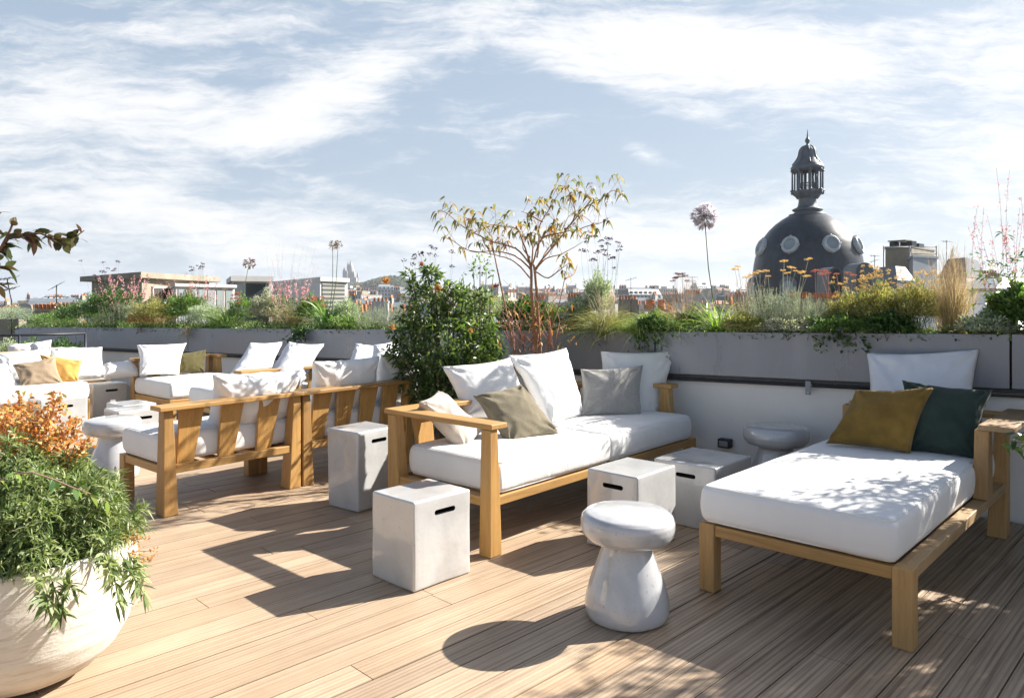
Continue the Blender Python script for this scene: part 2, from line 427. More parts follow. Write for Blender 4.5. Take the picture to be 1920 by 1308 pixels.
# ------------------------------------------------------------------ planter wall
def planter():
    root = thing('planter', 'long grey steel planter box that edges the terrace above the cream wall', 'planter')
    seams = [2600, 1895, 1228, 905, 572, 352, 160, 28]
    ts = [wall_pt(s)[1] for s in seams]; ts[0] = -5.2
    for i in range(len(ts) - 1):
        t0, t1 = ts[i] + .006, ts[i + 1] - .006
        mb = MB()
        def q(t, back, z): p = WE + WD * t + WN * back; return (p.x, p.y, z)
        za, zb = wz(t0), wz(t1)
        P = [q(t0, 0, za - .345), q(t1, 0, zb - .345), q(t1, .03, zb - .345), q(t0, .03, za - .345), q(t0, 0, za), q(t1, 0, zb), q(t1, .03, zb), q(t0, .03, za)]
        mb.hexa([P[1], P[0], P[3], P[2], P[5], P[4], P[7], P[6]])
        mb.build('panel', M['metal'], root, bevel=.004)
    t0, t1 = ts[0], ts[-1]
    mb = MB()
    q = lambda t, back, z: (*(WE + WD * t + WN * back), z)
    mb.hexa([q(t1, .60, .3), q(t0, .60, .3), q(t0, .64, .3), q(t1, .64, .3), q(t1, .60, wz(t1)), q(t0, .60, wz(t0)), q(t0, .64, wz(t0)), q(t1, .64, wz(t1))])
    mb.build('back_panel', M['metal'], root)
    mb = MB()
    a, b_ = wz(t0) - .05, wz(t1) - .05
    mb.hexa([q(t1, .032, b_ - .25), q(t0, .032, a - .25), q(t0, .598, a - .25), q(t1, .598, b_ - .25), q(t1, .032, b_), q(t0, .032, a), q(t0, .598, a), q(t1, .598, b_)])
    mb.build('soil', M['soil'], root)
    # dark drip rail and the pipe below the panels, with its brackets
    mb = MB()
    for (y0, y1, z0, z1) in ((.012, .05, -.370, -.347), ):
        a, b_ = wz(t0), wz(t1)
        mb.hexa([q(t1, y0, b_ + z0), q(t0, y0, a + z0), q(t0, y1, a + z0), q(t1, y1, b_ + z0), q(t1, y0, b_ + z1), q(t0, y0, a + z1), q(t0, y1, a + z1), q(t1, y1, b_ + z1)])
    mb.build('drip_rail', M['dark_metal'], root)
    mb = MB()
    mb.tube([q(t0, .03, wz(t0) - .388), q(t1, .03, wz(t1) - .388)], .013, 10)
    pp = mb.build('pipe', M['dark_metal'], root)
    for px in (1515, 1980, 1160, 860, 470):
        t = wall_pt(px)[1]; z = wz(t)
        mb = MB()
        def bx(ta, tb, ya, yb, za, zb): mb.hexa([q(tb, ya, za), q(ta, ya, za), q(ta, yb, za), q(tb, yb, za), q(tb, ya, zb), q(ta, ya, zb), q(ta, yb, zb), q(tb, yb, zb)])
        bx(t - .02, t + .02, .0, .008, z - .455, z - .355); bx(t - .024, t + .024, .008, .062, z - .40, z - .375)
        br = mb.build('bracket', M['metal'], root, bevel=.002)
        mb = MB(); p = q(t, -.004, z - .44)
        mb.lathe([(0, 0), (.008, 0), (.008, .004), (0, .004)], 8, p); mb.build('bolt', M['white_fabric'], br)
    w = MB()
    a, b_ = wz(t0) - .35, wz(t1) - .35
    w.hexa([q(t1, .064, -.1), q(t0, .064, -.1), q(t0, .55, -.1), q(t1, .55, -.1), q(t1, .064, b_), q(t0, .064, a), q(t0, .55, a), q(t1, .55, b_)])
    tag(w.build('parapet_wall', M['render_wall']), 'low cream rendered wall under the grey planter box', 'wall')
    t = wall_pt(1357)[1]; p = WE + WD * t - WN * -.064
    s = thing('socket_box', 'small dark outdoor socket box low on the cream wall', 'socket', (p.x, p.y, .27), math.atan2(-WD.y, -WD.x))
    mb = MB(); mb.box(-.05, .05, -.07, -.003, -.035, .035); mb.build('housing', M['dark_metal'], s, bevel=.006)
    mb = MB(); mb.box(-.035, .035, -.078, -.071, -.022, .022); mb.build('cover', M['metal'], s, bevel=.004)
planter()

# ------------------------------------------------------------------ sofas
def UL(u, l): return Vector((.6428 * u - .766 * l, .766 * u + .6428 * l, 0))
def sofa(label, loc, rz, L, D, cushions, arms=(), back=None, group=None, cush_y=None, leg=.075, name='garden_sofa', cat='sofa',
         zr=.325, rail=.055, arm_z=.725, wx='teak_x', wy='teak_y', wz_='teak_z', seed=1, slats=3, back_dx=.0, lean=.06, cush_z=.52, arm_w=.125, arm_out=.06, arm_back=0):
    root = thing(name, label, cat, loc, rz, group)
    mb = MB(); z0, z1 = zr - rail, zr - .003
    for ya, yb in ((.008, .052), (D - .055, D - .008)):
        mb = MB(); mb.box(leg, L - leg, ya, yb, z0, z1); mb.build('rail', M[wx], root, bevel=.004)
    for xa, xb in ((.008, .075), (L - .075, L - .008)):
        mb = MB(); mb.box(xa, xb, leg, D - leg, z0, z1); mb.build('side_rail', M[wy], root, bevel=.004)
    mb = MB()
    n = max(3, int(L / .16))
    for i in range(n):
        x = .09 + (L - .25) * i / (n - 1); mb.box(x, x + .07, .053, D - .056, z0 + .012, z0 + .03)
    mb.build('seat_slats', M[wy], root)
    armed = {a[0] for a in arms}
    for sx in (0, 1):
        for sy in (0, 1):
            x0 = 0 if sx == 0 else L - leg; y0 = 0 if sy == 0 else D - leg
            side = 'LR'[sx]
            tall = [a for a in arms if a[0] == side and ((sy == 0 and a[1] < .05) or sy == 1)]
            mb = MB()
            top = arm_z - .032 if tall or (sy == 1 and back) else zr
            if top > zr:
                i = .035; xo = (0, -i) if sx == 0 else (i, 0)       # the inner face leans: wide foot, narrow head
                w = leg + .022
                xa, xb = (0, w) if sx == 0 else (L - w, L)
                ta, tb = (0, w - i) if sx == 0 else (L - w + i, L)
                ya, yb = (0, leg + .01) if sy == 0 else (D - leg - .05, D)
                yc, yd = (0, leg - .005) if sy == 0 else (D - leg, D)
                mb.hexa([(xa, ya, 0), (xb, ya, 0), (xb, yb, 0), (xa, yb, 0), (ta, yc, top), (tb, yc, top), (tb, yd, top), (ta, yd, top)])
            else:
                mb.box(x0, x0 + leg, y0, y0 + leg, 0, top)
            mb.build('leg', M[wz_], root, bevel=.005)
    for side, y0, y1 in arms:
        mb = MB(); w = arm_w
        x0, x1 = (-.004, w) if side == 'L' else (L + arm_out - w, L + arm_out)
        mb.box(x0, x1, y0 - .012, y1 + arm_back, arm_z - .03, arm_z)
        ar = mb.build('armrest', M[wy], root, bevel=.005)
        if y0 > .05:
            mb = MB(); xa, xb = (0, .07) if side == 'L' else (L - .07, L)
            mb.hexa([(xa, y0 - .03, zr), (xb, y0 - .03, zr), (xb, y0 + .11, zr), (xa, y0 + .11, zr), (xa, y0 + .01, arm_z - .031), (xb, y0 + .01, arm_z - .031), (xb, y0 + .085, arm_z - .031), (xa, y0 + .085, arm_z - .031)])
            mb.build('arm_post', M[wz_], ar, bevel=.004)
    if back:
        x0, x1 = back; mb = MB()
        mb.box(x0, x1, D - .11, D + .035, arm_z - .031 + .002, arm_z + .001)
        mb.build('back_rail', M[wx], root, bevel=.005)
        mb = MB(); span = x1 - x0 - .2; ns = slats
        for i in range(ns):
            xa = x0 + .10 + span * (i + .5) / ns - .085 + back_dx
            # narrower at the foot, one straight and one slanting edge, leaning back
            yb, yt = D - .10, D - .055
            mb.hexa([(xa + .055, yb, zr - .02), (xa + .17, yb, zr - .02), (xa + .17, yb + .022, zr - .02), (xa + .055, yb + .022, zr - .02),
                     (xa, yt, arm_z - .03), (xa + .17, yt, arm_z - .03), (xa + .17, yt + .022, arm_z - .03), (xa, yt + .022, arm_z - .03)])
        mb.build('backrest', M[wz_], root, bevel=.003)
    cy0, cy1 = cush_y or (.012, D - (.11 if back else .02))
    for k, (x0, x1) in enumerate(cushions):
        mb = MB(); rounded(mb, x0, x1, cy0, cy1, zr + .002, cush_z - .012, .034, 24, crown=.014, wob=.005, seed=seed + k, sag=.012)
        cu = mb.build('seat_cushion', M['white_fabric'], root)
        for zz, e in ((cush_z - .012 - .009, .0085), (zr + .011, .0085)):     # piped seams
            rr_ = .034; pts = []
            for (cx, cy, a0) in ((x1 - rr_, cy1 - rr_, 0), (x0 + rr_, cy1 - rr_, 90), (x0 + rr_, cy0 + rr_, 180), (x1 - rr_, cy0 + rr_, 270)):
                for q in range(5): a = rad(a0 + q * 22.5); pts.append((cx + math.cos(a) * (rr_ - .0085), cy + math.sin(a) * (rr_ - .0085), zz))
            P_ = []
            for q in range(len(pts)):
                A, B = Vector(pts[q]), Vector(pts[(q + 1) % len(pts)]); m_ = 12 if (B - A).length > .1 else 1
                for j in range(m_):
                    p = A.lerp(B, j / m_); P_.append(p + noise.noise_vector((p + Vector((seed * 9.3 + k, 0, 0))) * 3.5) * .003)
            P_.append(P_[0]); mb = MB(); mb.tube(P_, .0042, 6, cap=False); mb.build('piping', M['white_fabric'], cu)
    return root

s1 = Vector((-.118, 3.965, 0)); a1 = rad(48.6)
S1 = sofa('two-seat teak sofa whose left arm faces the front, topped by taupe and linen pillows', s1, a1, 2.36, .87,
          [(.082, 1.17), (1.174, 2.29)], [('L', 0, .87), ('R', .2, .87)], (.0, 2.36), seed=3, slats=8)
S2 = sofa('wide teak daybed with one short right arm and green and mustard velvet pillows', Vector((.905, 3.552, 0)), rad(-43.3 + .0), .94, .0 + 2.02,
          [(.012, .87)], [('R', 1.42, 2.0)], (.05, .93), name='daybed', cat='daybed', wz_='teak_greyz', wy='teak_grey', seed=9, cush_y=(.01, 1.93), slats=3, leg=.078, arm_w=.165, arm_out=.115, arm_back=.24)
S3 = sofa('teak sofa module with its slatted back to the viewer and an open left end', UL(3.19, 5.42), rad(230), 1.02, .68,
          [(.02, 1.0)], [], (-.01, 1.06), seed=12, slats=3, arm_z=.715, back_dx=-.0)
S3B = sofa('slatted-back teak sofa module next to the bushy shrub, two white pillows over its back', UL(4.32, 5.42), rad(230), 1.11, .68,
           [(.02, 1.09)], [], (0, 1.12), seed=14, slats=4, arm_z=.715)
S5 = sofa('deep teak daybed with olive pillow against the far grey wall', UL(3.66, 7.86), rad(50), .97, .98,
          [(.012, .93)], [('R', .7, .98)], (0, .97), seed=17, name='daybed', cat='daybed')
S6 = sofa('long white cushioned sofa at the far left with tan and yellow pillows', UL(1.2, 8.64), rad(50), 1.96, .86,
          [(.012, .96), (.965, 1.95)], [('L', 0, .86)], (0, 1.96), seed=21, slats=6)
S4 = sofa('teak sofa with two slumped pale grey pillows in the middle distance', UL(4.75, 7.43), rad(230), 1.10, 1.0,
          [(.012, 1.09)], [('L', .5, 1.0)], (0, 1.1), seed=25, slats=4)
S7 = sofa('farthest white sofa behind the long left sofa, by the black handrail', UL(2.35, 10.35), rad(50), 1.7, .85,
          [(.012, 1.69)], [], (0, 1.7), seed=27, slats=5)
S8 = sofa('teak corner seat between the slatted sofa and the grey wall, mostly behind white pillows', UL(5.38, 6.2), rad(230), .93, .72,
          [(.012, .92)], [], (0, .93), seed=29, slats=3)

# ------------------------------------------------------------------ pillows
def pillow(label, corners, T, mat, seed=0, group=None, pinch=.09, wr=1.0, name='pillow'):
    "corners: top left, top right, bottom right, bottom left as (column, row, metres away)"
    P = [at(*c) for c in corners]
    ctr = sum(P, Vector()) / 4
    base = Vector((ctr.x, ctr.y, min(p.z for p in P)))
    P = [p - base for p in P]
    nrm = ((P[1] - P[3]).cross(P[0] - P[2])).normalized()
    if nrm.y > 0: nrm = -nrm
    n = 34; mb = MB(); vs = []; key = {}; fs = []
    def sv(x): return math.copysign(abs(x) ** .8, x)
    w = (P[1] - P[0]).length; h = (P[0] - P[3]).length
    for side in (1, -1):
        for i in range(n + 1):
            for j in range(n + 1):
                edge = i in (0, n) or j in (0, n)
                if side == -1 and edge: key[(side, i, j)] = key[(1, i, j)]; continue
                s = sv(-1 + 2 * i / n); t = sv(-1 + 2 * j / n)
                s2 = s * (1 - pinch * (1 - t * t)); t2 = t * (1 - pinch * .9 * (1 - s * s))
                a, b = (s2 + 1) / 2, (t2 + 1) / 2
                p = (P[3] * (1 - a) + P[2] * a) * (1 - b) + (P[0] * (1 - a) + P[1] * a) * b
                prof = max(0, (1 - s * s)) ** .52 * max(0, (1 - t * t)) ** .52
                prof = prof * (1 - .12 * t)
                q = Vector((s * w * 2.2 + seed * 7.3, t * h * 2.2, side * 3.0))
                ridge = 1 - abs(noise.noise(q * 1.1 + Vector((noise.noise(q * .8), 0, 0)) * 1.5)) * 2
                ridge2 = 1 - abs(noise.noise(q * 2.7 + Vector((5, 1, 2)))) * 2
                em = 1 - prof * .55
                d = T * .5 * prof + wr * (.016 * ridge * em + .009 * ridge2 * em) * min(1, prof * 5)
                # creases that run in from the corners
                cr = 0
                for (cx, cy) in ((-1, -1), (1, -1), (1, 1), (-1, 1)):
                    dx, dy = s - cx, t - cy; rr = math.hypot(dx, dy)
                    if 0.02 < rr < .95:
                        an = math.atan2(dy, dx)
                        cr += math.sin(an * 9 + seed * 2 + cx * 3 + cy) * math.exp(-rr * 3.2) * .021
                d += wr * cr * min(1, prof * 4)
                p = p + nrm * d * side
                if edge: p = p + nrm * .006 * noise.noise(q * 2.2)
                key[(side, i, j)] = len(vs); vs.append(p)
        for i in range(n):
            for j in range(n):
                f = [key[(side, i, j)], key[(side, i + 1, j)], key[(side, i + 1, j + 1)], key[(side, i, j + 1)]]
                fs.append(f if side == 1 else f[::-1])
    mb.add(vs, fs, 0, True)
    o = mb.build(name, M[mat]); o.location = base
    return tag(o, label, name if name != 'pillow' else 'pillow', group)
G_ = 'loose pillows on the terrace sofas'
PL = [
 ('big white pillow behind the dark taupe one on the near teak sofa', [(828, 687, 5.05), (956, 670, 5.30), (1010, 795, 5.22), (872, 782, 4.92)], .17, 'cotton'),
 ('creased white pillow standing tall in the middle of the near teak sofa', [(952, 665, 5.42), (1062, 652, 5.75), (1096, 782, 5.62), (1030, 802, 5.25)], .18, 'cotton'),
 ('dark taupe linen pillow leaning at an angle on the near sofa', [(886, 742, 4.78), (976, 719, 4.98), (1050, 814, 4.86), (955, 838, 4.62)], .13, 'taupe'),
 ('sand coloured linen pillow slumped over the near sofa arm', [(784, 752, 4.48), (822, 732, 4.72), (904, 808, 4.75), (872, 855, 4.50)], .13, 'sand'),
 ('heather grey linen pillow in front of a white one at the sofa right end', [(1088, 692, 5.72), (1206, 684, 5.86), (1203, 783, 5.70), (1085, 781, 5.55)], .12, 'grey_linen'),
 ('tall white pillow standing at the right end of the near sofa', [(1126, 658, 5.95), (1268, 655, 6.12), (1240, 782, 5.96), (1122, 784, 5.8)], .15, 'cotton'),
 ('large white pillow standing at the back of the daybed against the planter', [(1624, 661, 5.0), (1838, 652, 4.72), (1826, 826, 4.55), (1622, 812, 4.82)], .15, 'pale_blue'),
 ('bottle green velvet pillow beside the arm of the daybed', [(1691, 712, 4.42), (1862, 731, 4.28), (1827, 860, 4.10), (1700, 846, 4.30)], .15, 'dark_green'),
 ('mustard velvet pillow in front on the daybed', [(1604, 731, 4.52), (1752, 726, 4.28), (1707, 850, 4.18), (1548, 831, 4.46)], .14, 'mustard'),
 ('white pillow hanging over the slatted back of the open-ended sofa module', [(398, 702, 5.08), (563, 694, 5.58), (548, 790, 5.72), (386, 806, 5.2)], .27, 'cotton'),
 ('plump white pillow above the slatted sofa back, sun dappled, left of its twin', [(586, 677, 5.72), (712, 667, 6.18), (702, 765, 6.3), (572, 782, 5.85)], .2, 'cotton'),
 ('white pillow half under the bushy shrub, right on the slatted sofa', [(714, 664, 6.24), (790, 662, 6.6), (784, 752, 6.7), (698, 762, 6.32)], .17, 'cotton'),
 ('pale grey pillow slumped sideways, left one of two in the middle distance', [(470, 642, 8.0), (530, 640, 8.4), (505, 701, 8.1), (428, 704, 7.75)], .16, 'pale_blue'),
 ('pale grey pillow slumped sideways, right one of two in the middle distance', [(542, 640, 7.4), (608, 644, 7.78), (560, 728, 7.5), (490, 722, 7.1)], .17, 'pale_blue'),
 ('pale pillow at the wall end of the corner seat, above the slatted sofa', [(667, 643, 7.35), (716, 648, 7.6), (700, 704, 7.4), (645, 702, 7.1)], .14, 'pale_blue'),
 ('pale pillow just behind the left twigs of the bushy shrub', [(700, 646, 7.0), (748, 636, 7.25), (752, 700, 7.1), (690, 706, 6.9)], .14, 'pale_blue'),
 ('big square white pillow beside the olive one at the far grey wall', [(256, 646, 8.45), (350, 643, 8.75), (336, 702, 8.58), (261, 704, 8.25)], .16, 'cotton'),
 ('dark olive velvet pillow next to the arm of the far daybed', [(328, 663, 8.65), (387, 655, 8.98), (383, 699, 8.85), (318, 700, 8.58)], .13, 'olive'),
 ('low white pillow lying along the back between the far sofa and far daybed', [(194, 682, 8.30), (262, 675, 8.60), (260, 704, 8.45), (194, 708, 8.2)], .16, 'cotton'),
 ('large white pillow right of the yellow one on the long left sofa', [(90, 651, 8.25), (192, 650, 8.64), (201, 708, 8.44), (100, 716, 8.06)], .16, 'cotton'),
 ('large white pillow behind the tan one on the long left sofa', [(-10, 662, 7.91), (96, 653, 8.20), (100, 716, 8.0), (0, 722, 7.72)], .17, 'cotton'),
 ('white ruffled pillow at the very left edge of the picture', [(-42, 690, 7.6), (14, 682, 7.75), (38, 728, 7.62), (-36, 734, 7.4)], .17, 'cotton'),
 ('yellow cotton pillow tucked behind the tan pillow', [(74, 664, 7.95), (155, 676, 8.14), (147, 718, 8.02), (84, 722, 7.85)], .13, 'yellow'),
 ('tan linen pillow in front of the yellow one', [(23, 684, 7.72), (104, 670, 7.92), (120, 720, 7.84), (38, 728, 7.58)], .15, 'brown_linen'),
 ('small white pillow far back left of the handrail post', [(12, 646, 10.1), (68, 641, 10.25), (66, 668, 10.2), (14, 670, 10.05)], .14, 'cotton'),
 ('pale pillow far back below the black handrail', [(60, 643, 10.2), (97, 637, 10.4), (96, 662, 10.3), (62, 666, 10.15)], .13, 'pale_blue'),
]
for i, (lab, cs, T, mt) in enumerate(PL): pillow(lab, cs, T, mt, seed=i + 1, group=G_)

# ------------------------------------------------------------------ ceramic stools and side tables
def boolean_cut(o, boxes):
    bpy.context.view_layer.update()
    mb = MB()
    for b in boxes: mb.add(*b)
    cut = mb.build('cut', M['slot'])
    cut.matrix_world = o.matrix_world.copy()
    md = o.modifiers.new('c', 'BOOLEAN'); md.operation = 'DIFFERENCE'; md.object = cut; md.solver = 'EXACT'
    try: md.material_mode = 'TRANSFER'
    except Exception: pass
    bpy.context.view_layer.update()
    dg = bpy.context.evaluated_depsgraph_get()
    me = bpy.data.meshes.new_from_object(o.evaluated_get(dg))
    o.modifiers.remove(md); o.data = me
    bpy.data.objects.remove(cut)
def stadium(axis, c, w, h, depth):
    "slot shape pushed along an axis into the block"
    pts = []
    r = h / 2
    for k in range(9): a = -math.pi / 2 + math.pi * k / 8; pts.append((w / 2 - r + r * math.cos(a), r * math.sin(a)))
    for k in range(9): a = math.pi / 2 + math.pi * k / 8; pts.append((-w / 2 + r + r * math.cos(a), r * math.sin(a)))
    n = len(pts)
    if axis == 'x': f = lambda p, s: (c[0] + s, c[1] + p[0], c[2] + p[1])
    else: f = lambda p, s: (c[0] + p[0], c[1] + s, c[2] + p[1])
    lo, hi = sorted((-.03, depth)) if depth > 0 else sorted((.03, depth))
    vs = [f(p, lo) for p in pts] + [f(p, hi) for p in pts]
    fs = [(i, (i + 1) % n, n + (i + 1) % n, n + i) for i in range(n)] + [tuple(range(n - 1, -1, -1)), tuple(range(n, 2 * n))]
    if axis == 'y': fs = [tuple(reversed(q)) for q in fs]
    return vs, fs
def block(label, front, rz, a, b, h, slot=None, seed=0, mat='glaze', r=.012, taper=0):
    "front: the corner nearest the viewer; a runs up-left, b runs up-right"
    root = thing('block_table', label, 'side table', (front.x, front.y, 0), rz, 'glazed ceramic block tables')
    mb = MB(); rounded(mb, 0, b, 0, a, 0, h, r, 24, wob=.004, seed=seed)
    if taper: mb.v = [((p[0] - b / 2) * (1 + taper * (p[2] / h - .5)) + b / 2, (p[1] - a / 2) * (1 + taper * (p[2] / h - .5)) + a / 2, p[2]) for p in mb.v]
    o = mb.build('body', [M[mat], M['slot']], root)
    if slot:
        cuts = []
        hz = h - .075
        if 'b' in slot: cuts += [stadium('y', (b * .53, 0, hz), .135, .026, .10), stadium('y', (b * .5, a, hz), .135, .026, -.10)]
        if 'a' in slot: cuts += [stadium('x', (0, a * .47, hz), .135, .026, .10), stadium('x', (b, a * .47, hz), .135, .026, -.10)]
        boolean_cut(o, cuts)
        for p in o.data.polygons: p.use_smooth = True
        o.data.shade_smooth() if hasattr(o.data, 'shade_smooth') else None
        md = o.modifiers.new('e', 'EDGE_SPLIT'); md.split_angle = rad(50)
    return root
V2 = lambda x, y: Vector((x, y, 0))
block('square white block table in the foreground before the teak arm, slot facing right', V2(-.468, 3.50), rad(47), .335, .375, .43, 'b', 1)
block('tall narrow block table between the slatted sofa and the near sofa', V2(-1.01, 4.81), rad(53), .31, .34, .53, 'b', 2, taper=.06)
block('white block table behind the front mushroom stool, slot on its left face', V2(.681, 3.985), rad(48), .34, .42, .435, 'a', 3)
block('block table touching the daybed corner with leaf shadows on its top', V2(1.22, 4.39), rad(47), .43, .49, .392, 'a', 4)
block('block table above the orange flowered shrub at far left', V2(-4.53, 7.04), rad(50), .38, .42, .43, 'b', 5)
block('farthest block table beside the end of the long left sofa', V2(-4.76, 8.34), rad(50), .26, .37, .43, 'b', 6)
block('block table left and behind of the slotted one beside the open sofa end', UL(2.85, 7.03), rad(50), .38, .30, .43, None, 7)
block('block table right beside the open end of the slatted sofa module', V2(-3.41, 6.35), rad(50), .31, .42, .43, 'b', 8)

MUSH = [(0, .0), (.165, 0), (.178, .010), (.186, .035), (.187, .06), (.180, .10), (.166, .15), (.148, .20), (.128, .25), (.113, .295), (.108, .325), (.116, .336), (.150, .342),
        (.182, .352), (.200, .372), (.208, .40), (.207, .428), (.200, .448), (.184, .462), (.15, .469), (.07, .473), (0, .474)]
def mushroom(label, x, y, sc=1, rz=0, seed=0, tilt=0):
    root = thing('mushroom_stool', label, 'stool', (x, y, 0), rz, 'mushroom shaped ceramic stools')
    prof = []
    for i in range(len(MUSH) - 1):
        for k in range(3):
            t = k / 3; prof.append((MUSH[i][0] * (1 - t) + MUSH[i + 1][0] * t, MUSH[i][1] * (1 - t) + MUSH[i + 1][1] * t))
    prof.append(MUSH[-1])
    mb = MB(); mb.lathe([p for p in prof if p[1] < .332], 64, wob=.035, seed=seed); mb.build('base', M['glaze_gloss'], root)
    mb = MB(); mb.lathe([p for p in prof if p[1] >= .324], 64, wob=.03, seed=seed + 4)
    o = mb.build('seat', M['glaze_gloss'], root); o.rotation_euler = (rad(tilt), rad(tilt * .6), 0)
    root.scale = (sc,) * 3
    return root
mushroom('glossy mushroom stool standing in the foreground, left of the daybed', .509, 3.255, 1, 0, 1, 1)
mushroom('shaded mushroom stool behind the daybed against the cream wall', 1.88, 5.22, 1.08, 1, 5)
mushroom('sunlit mushroom stool at the open end of the left sofa module', -3.15, 5.80, 1, 2, 9, -1)

# ------------------------------------------------------------------ plants
LM = {}
LM['dark'] = leafmat('dark glossy leaves', [(0.020, 0.051, 0.020), (0.043, 0.102, 0.031), (0.085, 0.170, 0.048), (0.153, 0.255, 0.068)], .25, .35, .5)
LM['bush'] = leafmat('shrub leaves', [(.03, .06, .02), (.06, .11, .032), (.10, .165, .045), (.17, .24, .07), (.26, .32, .13)], .38, .35, .5)
LM['mid'] = leafmat('mid green leaves', [(0.045, 0.105, 0.030), (0.090, 0.180, 0.045), (0.165, 0.270, 0.075), (0.270, 0.360, 0.135)], .35)
LM['pot'] = leafmat('pot plant leaves', [(.06, .10, .035), (.11, .165, .055), (.18, .24, .09), (.28, .33, .15), (.40, .44, .27)], .3, .45)
LM['grey'] = leafmat('silver leaves', [(0.169, 0.221, 0.169), (0.286, 0.351, 0.273), (0.416, 0.481, 0.390), (0.585, 0.624, 0.546)], .3, .7)
LM['speck'] = leafmat('small white-edged leaves', [(0.120, 0.150, 0.100), (0.250, 0.280, 0.220), (0.500, 0.500, 0.460), (0.650, 0.640, 0.600)], .3, .6)
LM['yellowgreen'] = leafmat('yellow green leaves', [(.12, .14, .05), (.22, .24, .09), (.36, .35, .16), (.48, .42, .18)], .35)
LM['lime'] = leafmat('fresh green blades', [(0.084, 0.168, 0.035), (0.168, 0.280, 0.063), (0.280, 0.392, 0.112), (0.392, 0.462, 0.168)], .4)
LM['strap'] = leafmat('strap leaves', [(0.045, 0.120, 0.030), (0.090, 0.195, 0.045), (0.165, 0.300, 0.075), (0.270, 0.390, 0.120)], .35, .4)
LM['straw'] = leafmat('straw grass', [(0.420, 0.330, 0.160), (0.550, 0.440, 0.230), (0.680, 0.560, 0.320), (0.360, 0.340, 0.140)], .45, .7)
LM['buff'] = leafmat('dry seed heads', [(0.450, 0.360, 0.220), (0.600, 0.500, 0.330), (0.720, 0.630, 0.450)], .45, .8)
LM['pink'] = leafmat('pink petals', [(0.700, 0.280, 0.300), (0.800, 0.450, 0.450), (0.820, 0.620, 0.600), (0.600, 0.160, 0.200)], .45, .6)
LM['palepink'] = leafmat('pale petals', [(0.800, 0.620, 0.620), (0.840, 0.760, 0.740), (0.720, 0.450, 0.480)], .5, .6)
LM['white'] = leafmat('white petals', [(0.800, 0.780, 0.760), (0.700, 0.680, 0.700)], .4, .6)
LM['lilac'] = leafmat('lilac petals', [(.54, .51, .56), (.64, .62, .66), (.74, .72, .74), (.44, .40, .48)], .5, .6)
LM['purple'] = leafmat('purple florets', [(.05, .025, .06), (.09, .04, .10), (.14, .07, .15), (.03, .02, .03)], .1, .8)
LM['violet'] = leafmat('violet flowers', [(0.200, 0.080, 0.360), (0.320, 0.160, 0.500)], .4, .6)
LM['gold'] = leafmat('golden florets', [(0.600, 0.360, 0.080), (0.720, 0.480, 0.140), (0.800, 0.600, 0.250), (0.500, 0.280, 0.060)], .3, .8)
LM['rust'] = leafmat('rust red florets', [(0.380, 0.100, 0.070), (0.520, 0.180, 0.120), (0.300, 0.090, 0.050), (0.580, 0.280, 0.200)], .3, .8)
LM['brown'] = leafmat('brown seed heads', [(0.200, 0.100, 0.060), (0.300, 0.160, 0.100), (0.140, 0.070, 0.040)], .2, .8)
LM['orange'] = leafmat('orange leaves', [(.52, .17, .03), (.66, .30, .06), (.70, .42, .14), (.42, .12, .05), (.30, .26, .06), (.75, .48, .2)], .35, .5)
LM['treeleaf'] = leafmat('drooping tree leaves', [(.12, .13, .05), (.19, .20, .08), (.25, .24, .10), (.36, .24, .09), (.32, .14, .06), (.16, .18, .07), (.28, .28, .13)], .4, .5)
LM['plum'] = leafmat('green and plum leaves', [(.025, .045, .018), (.05, .07, .025), (.07, .035, .03), (.08, .11, .035), (.11, .035, .035)], .2, .4)
M['stem_green'] = plain('green stems', (.12, .17, .06), (.07, .11, .04), 10, .7)
M['stem_grey'] = plain('grey stems', (.30, .31, .24), (.2, .22, .16), 10, .8)
M['stem_brown'] = plain('brown stems', (.16, .09, .05), (.08, .045, .03), 10, .8)
M['stem_red'] = plain('red orange stems', (.36, .13, .06), (.22, .08, .04), 14, .6)
M['stem_pink'] = plain('thin pinkish stems', (.40, .26, .20), (.3, .2, .15), 14, .7)
M['bark'] = plain('light brown bark', (.36, .20, .09), (.20, .10, .05), 18, .75, 0, .5, 60)
M['bark_grey'] = plain('grey brown bark', (.17, .13, .10), (.09, .07, .05), 18, .85, 0, .5, 60)

def bed(px, back=.25, dz=-.055):
    p, t = wall_pt(px, back)
    return Vector((p.x, p.y, wz(t) + dz)), p.y
def hgt(py, Y, z0): return (HC - (py - HZ) * Y / F) - z0
A3 = np.array
def npv(v): return np.array([v[0], v[1], v[2]], dtype=float)
def ellips(n, rx, ry, rz, shell=.45, up=True):
    d = rdir(n)
    if up: d[:, 2] = np.abs(d[:, 2]) * 1.0 - .12
    rr = (shell + (1 - shell) * rg.random(n) ** .6)[:, None]
    lump = 1 + .22 * np.sin(d[:, :1] * 7 + 1) * np.cos(d[:, 1:2] * 6) + .12 * np.sin(d[:, 2:3] * 15)
    return d * rr * lump * A3([rx, ry, rz]), d

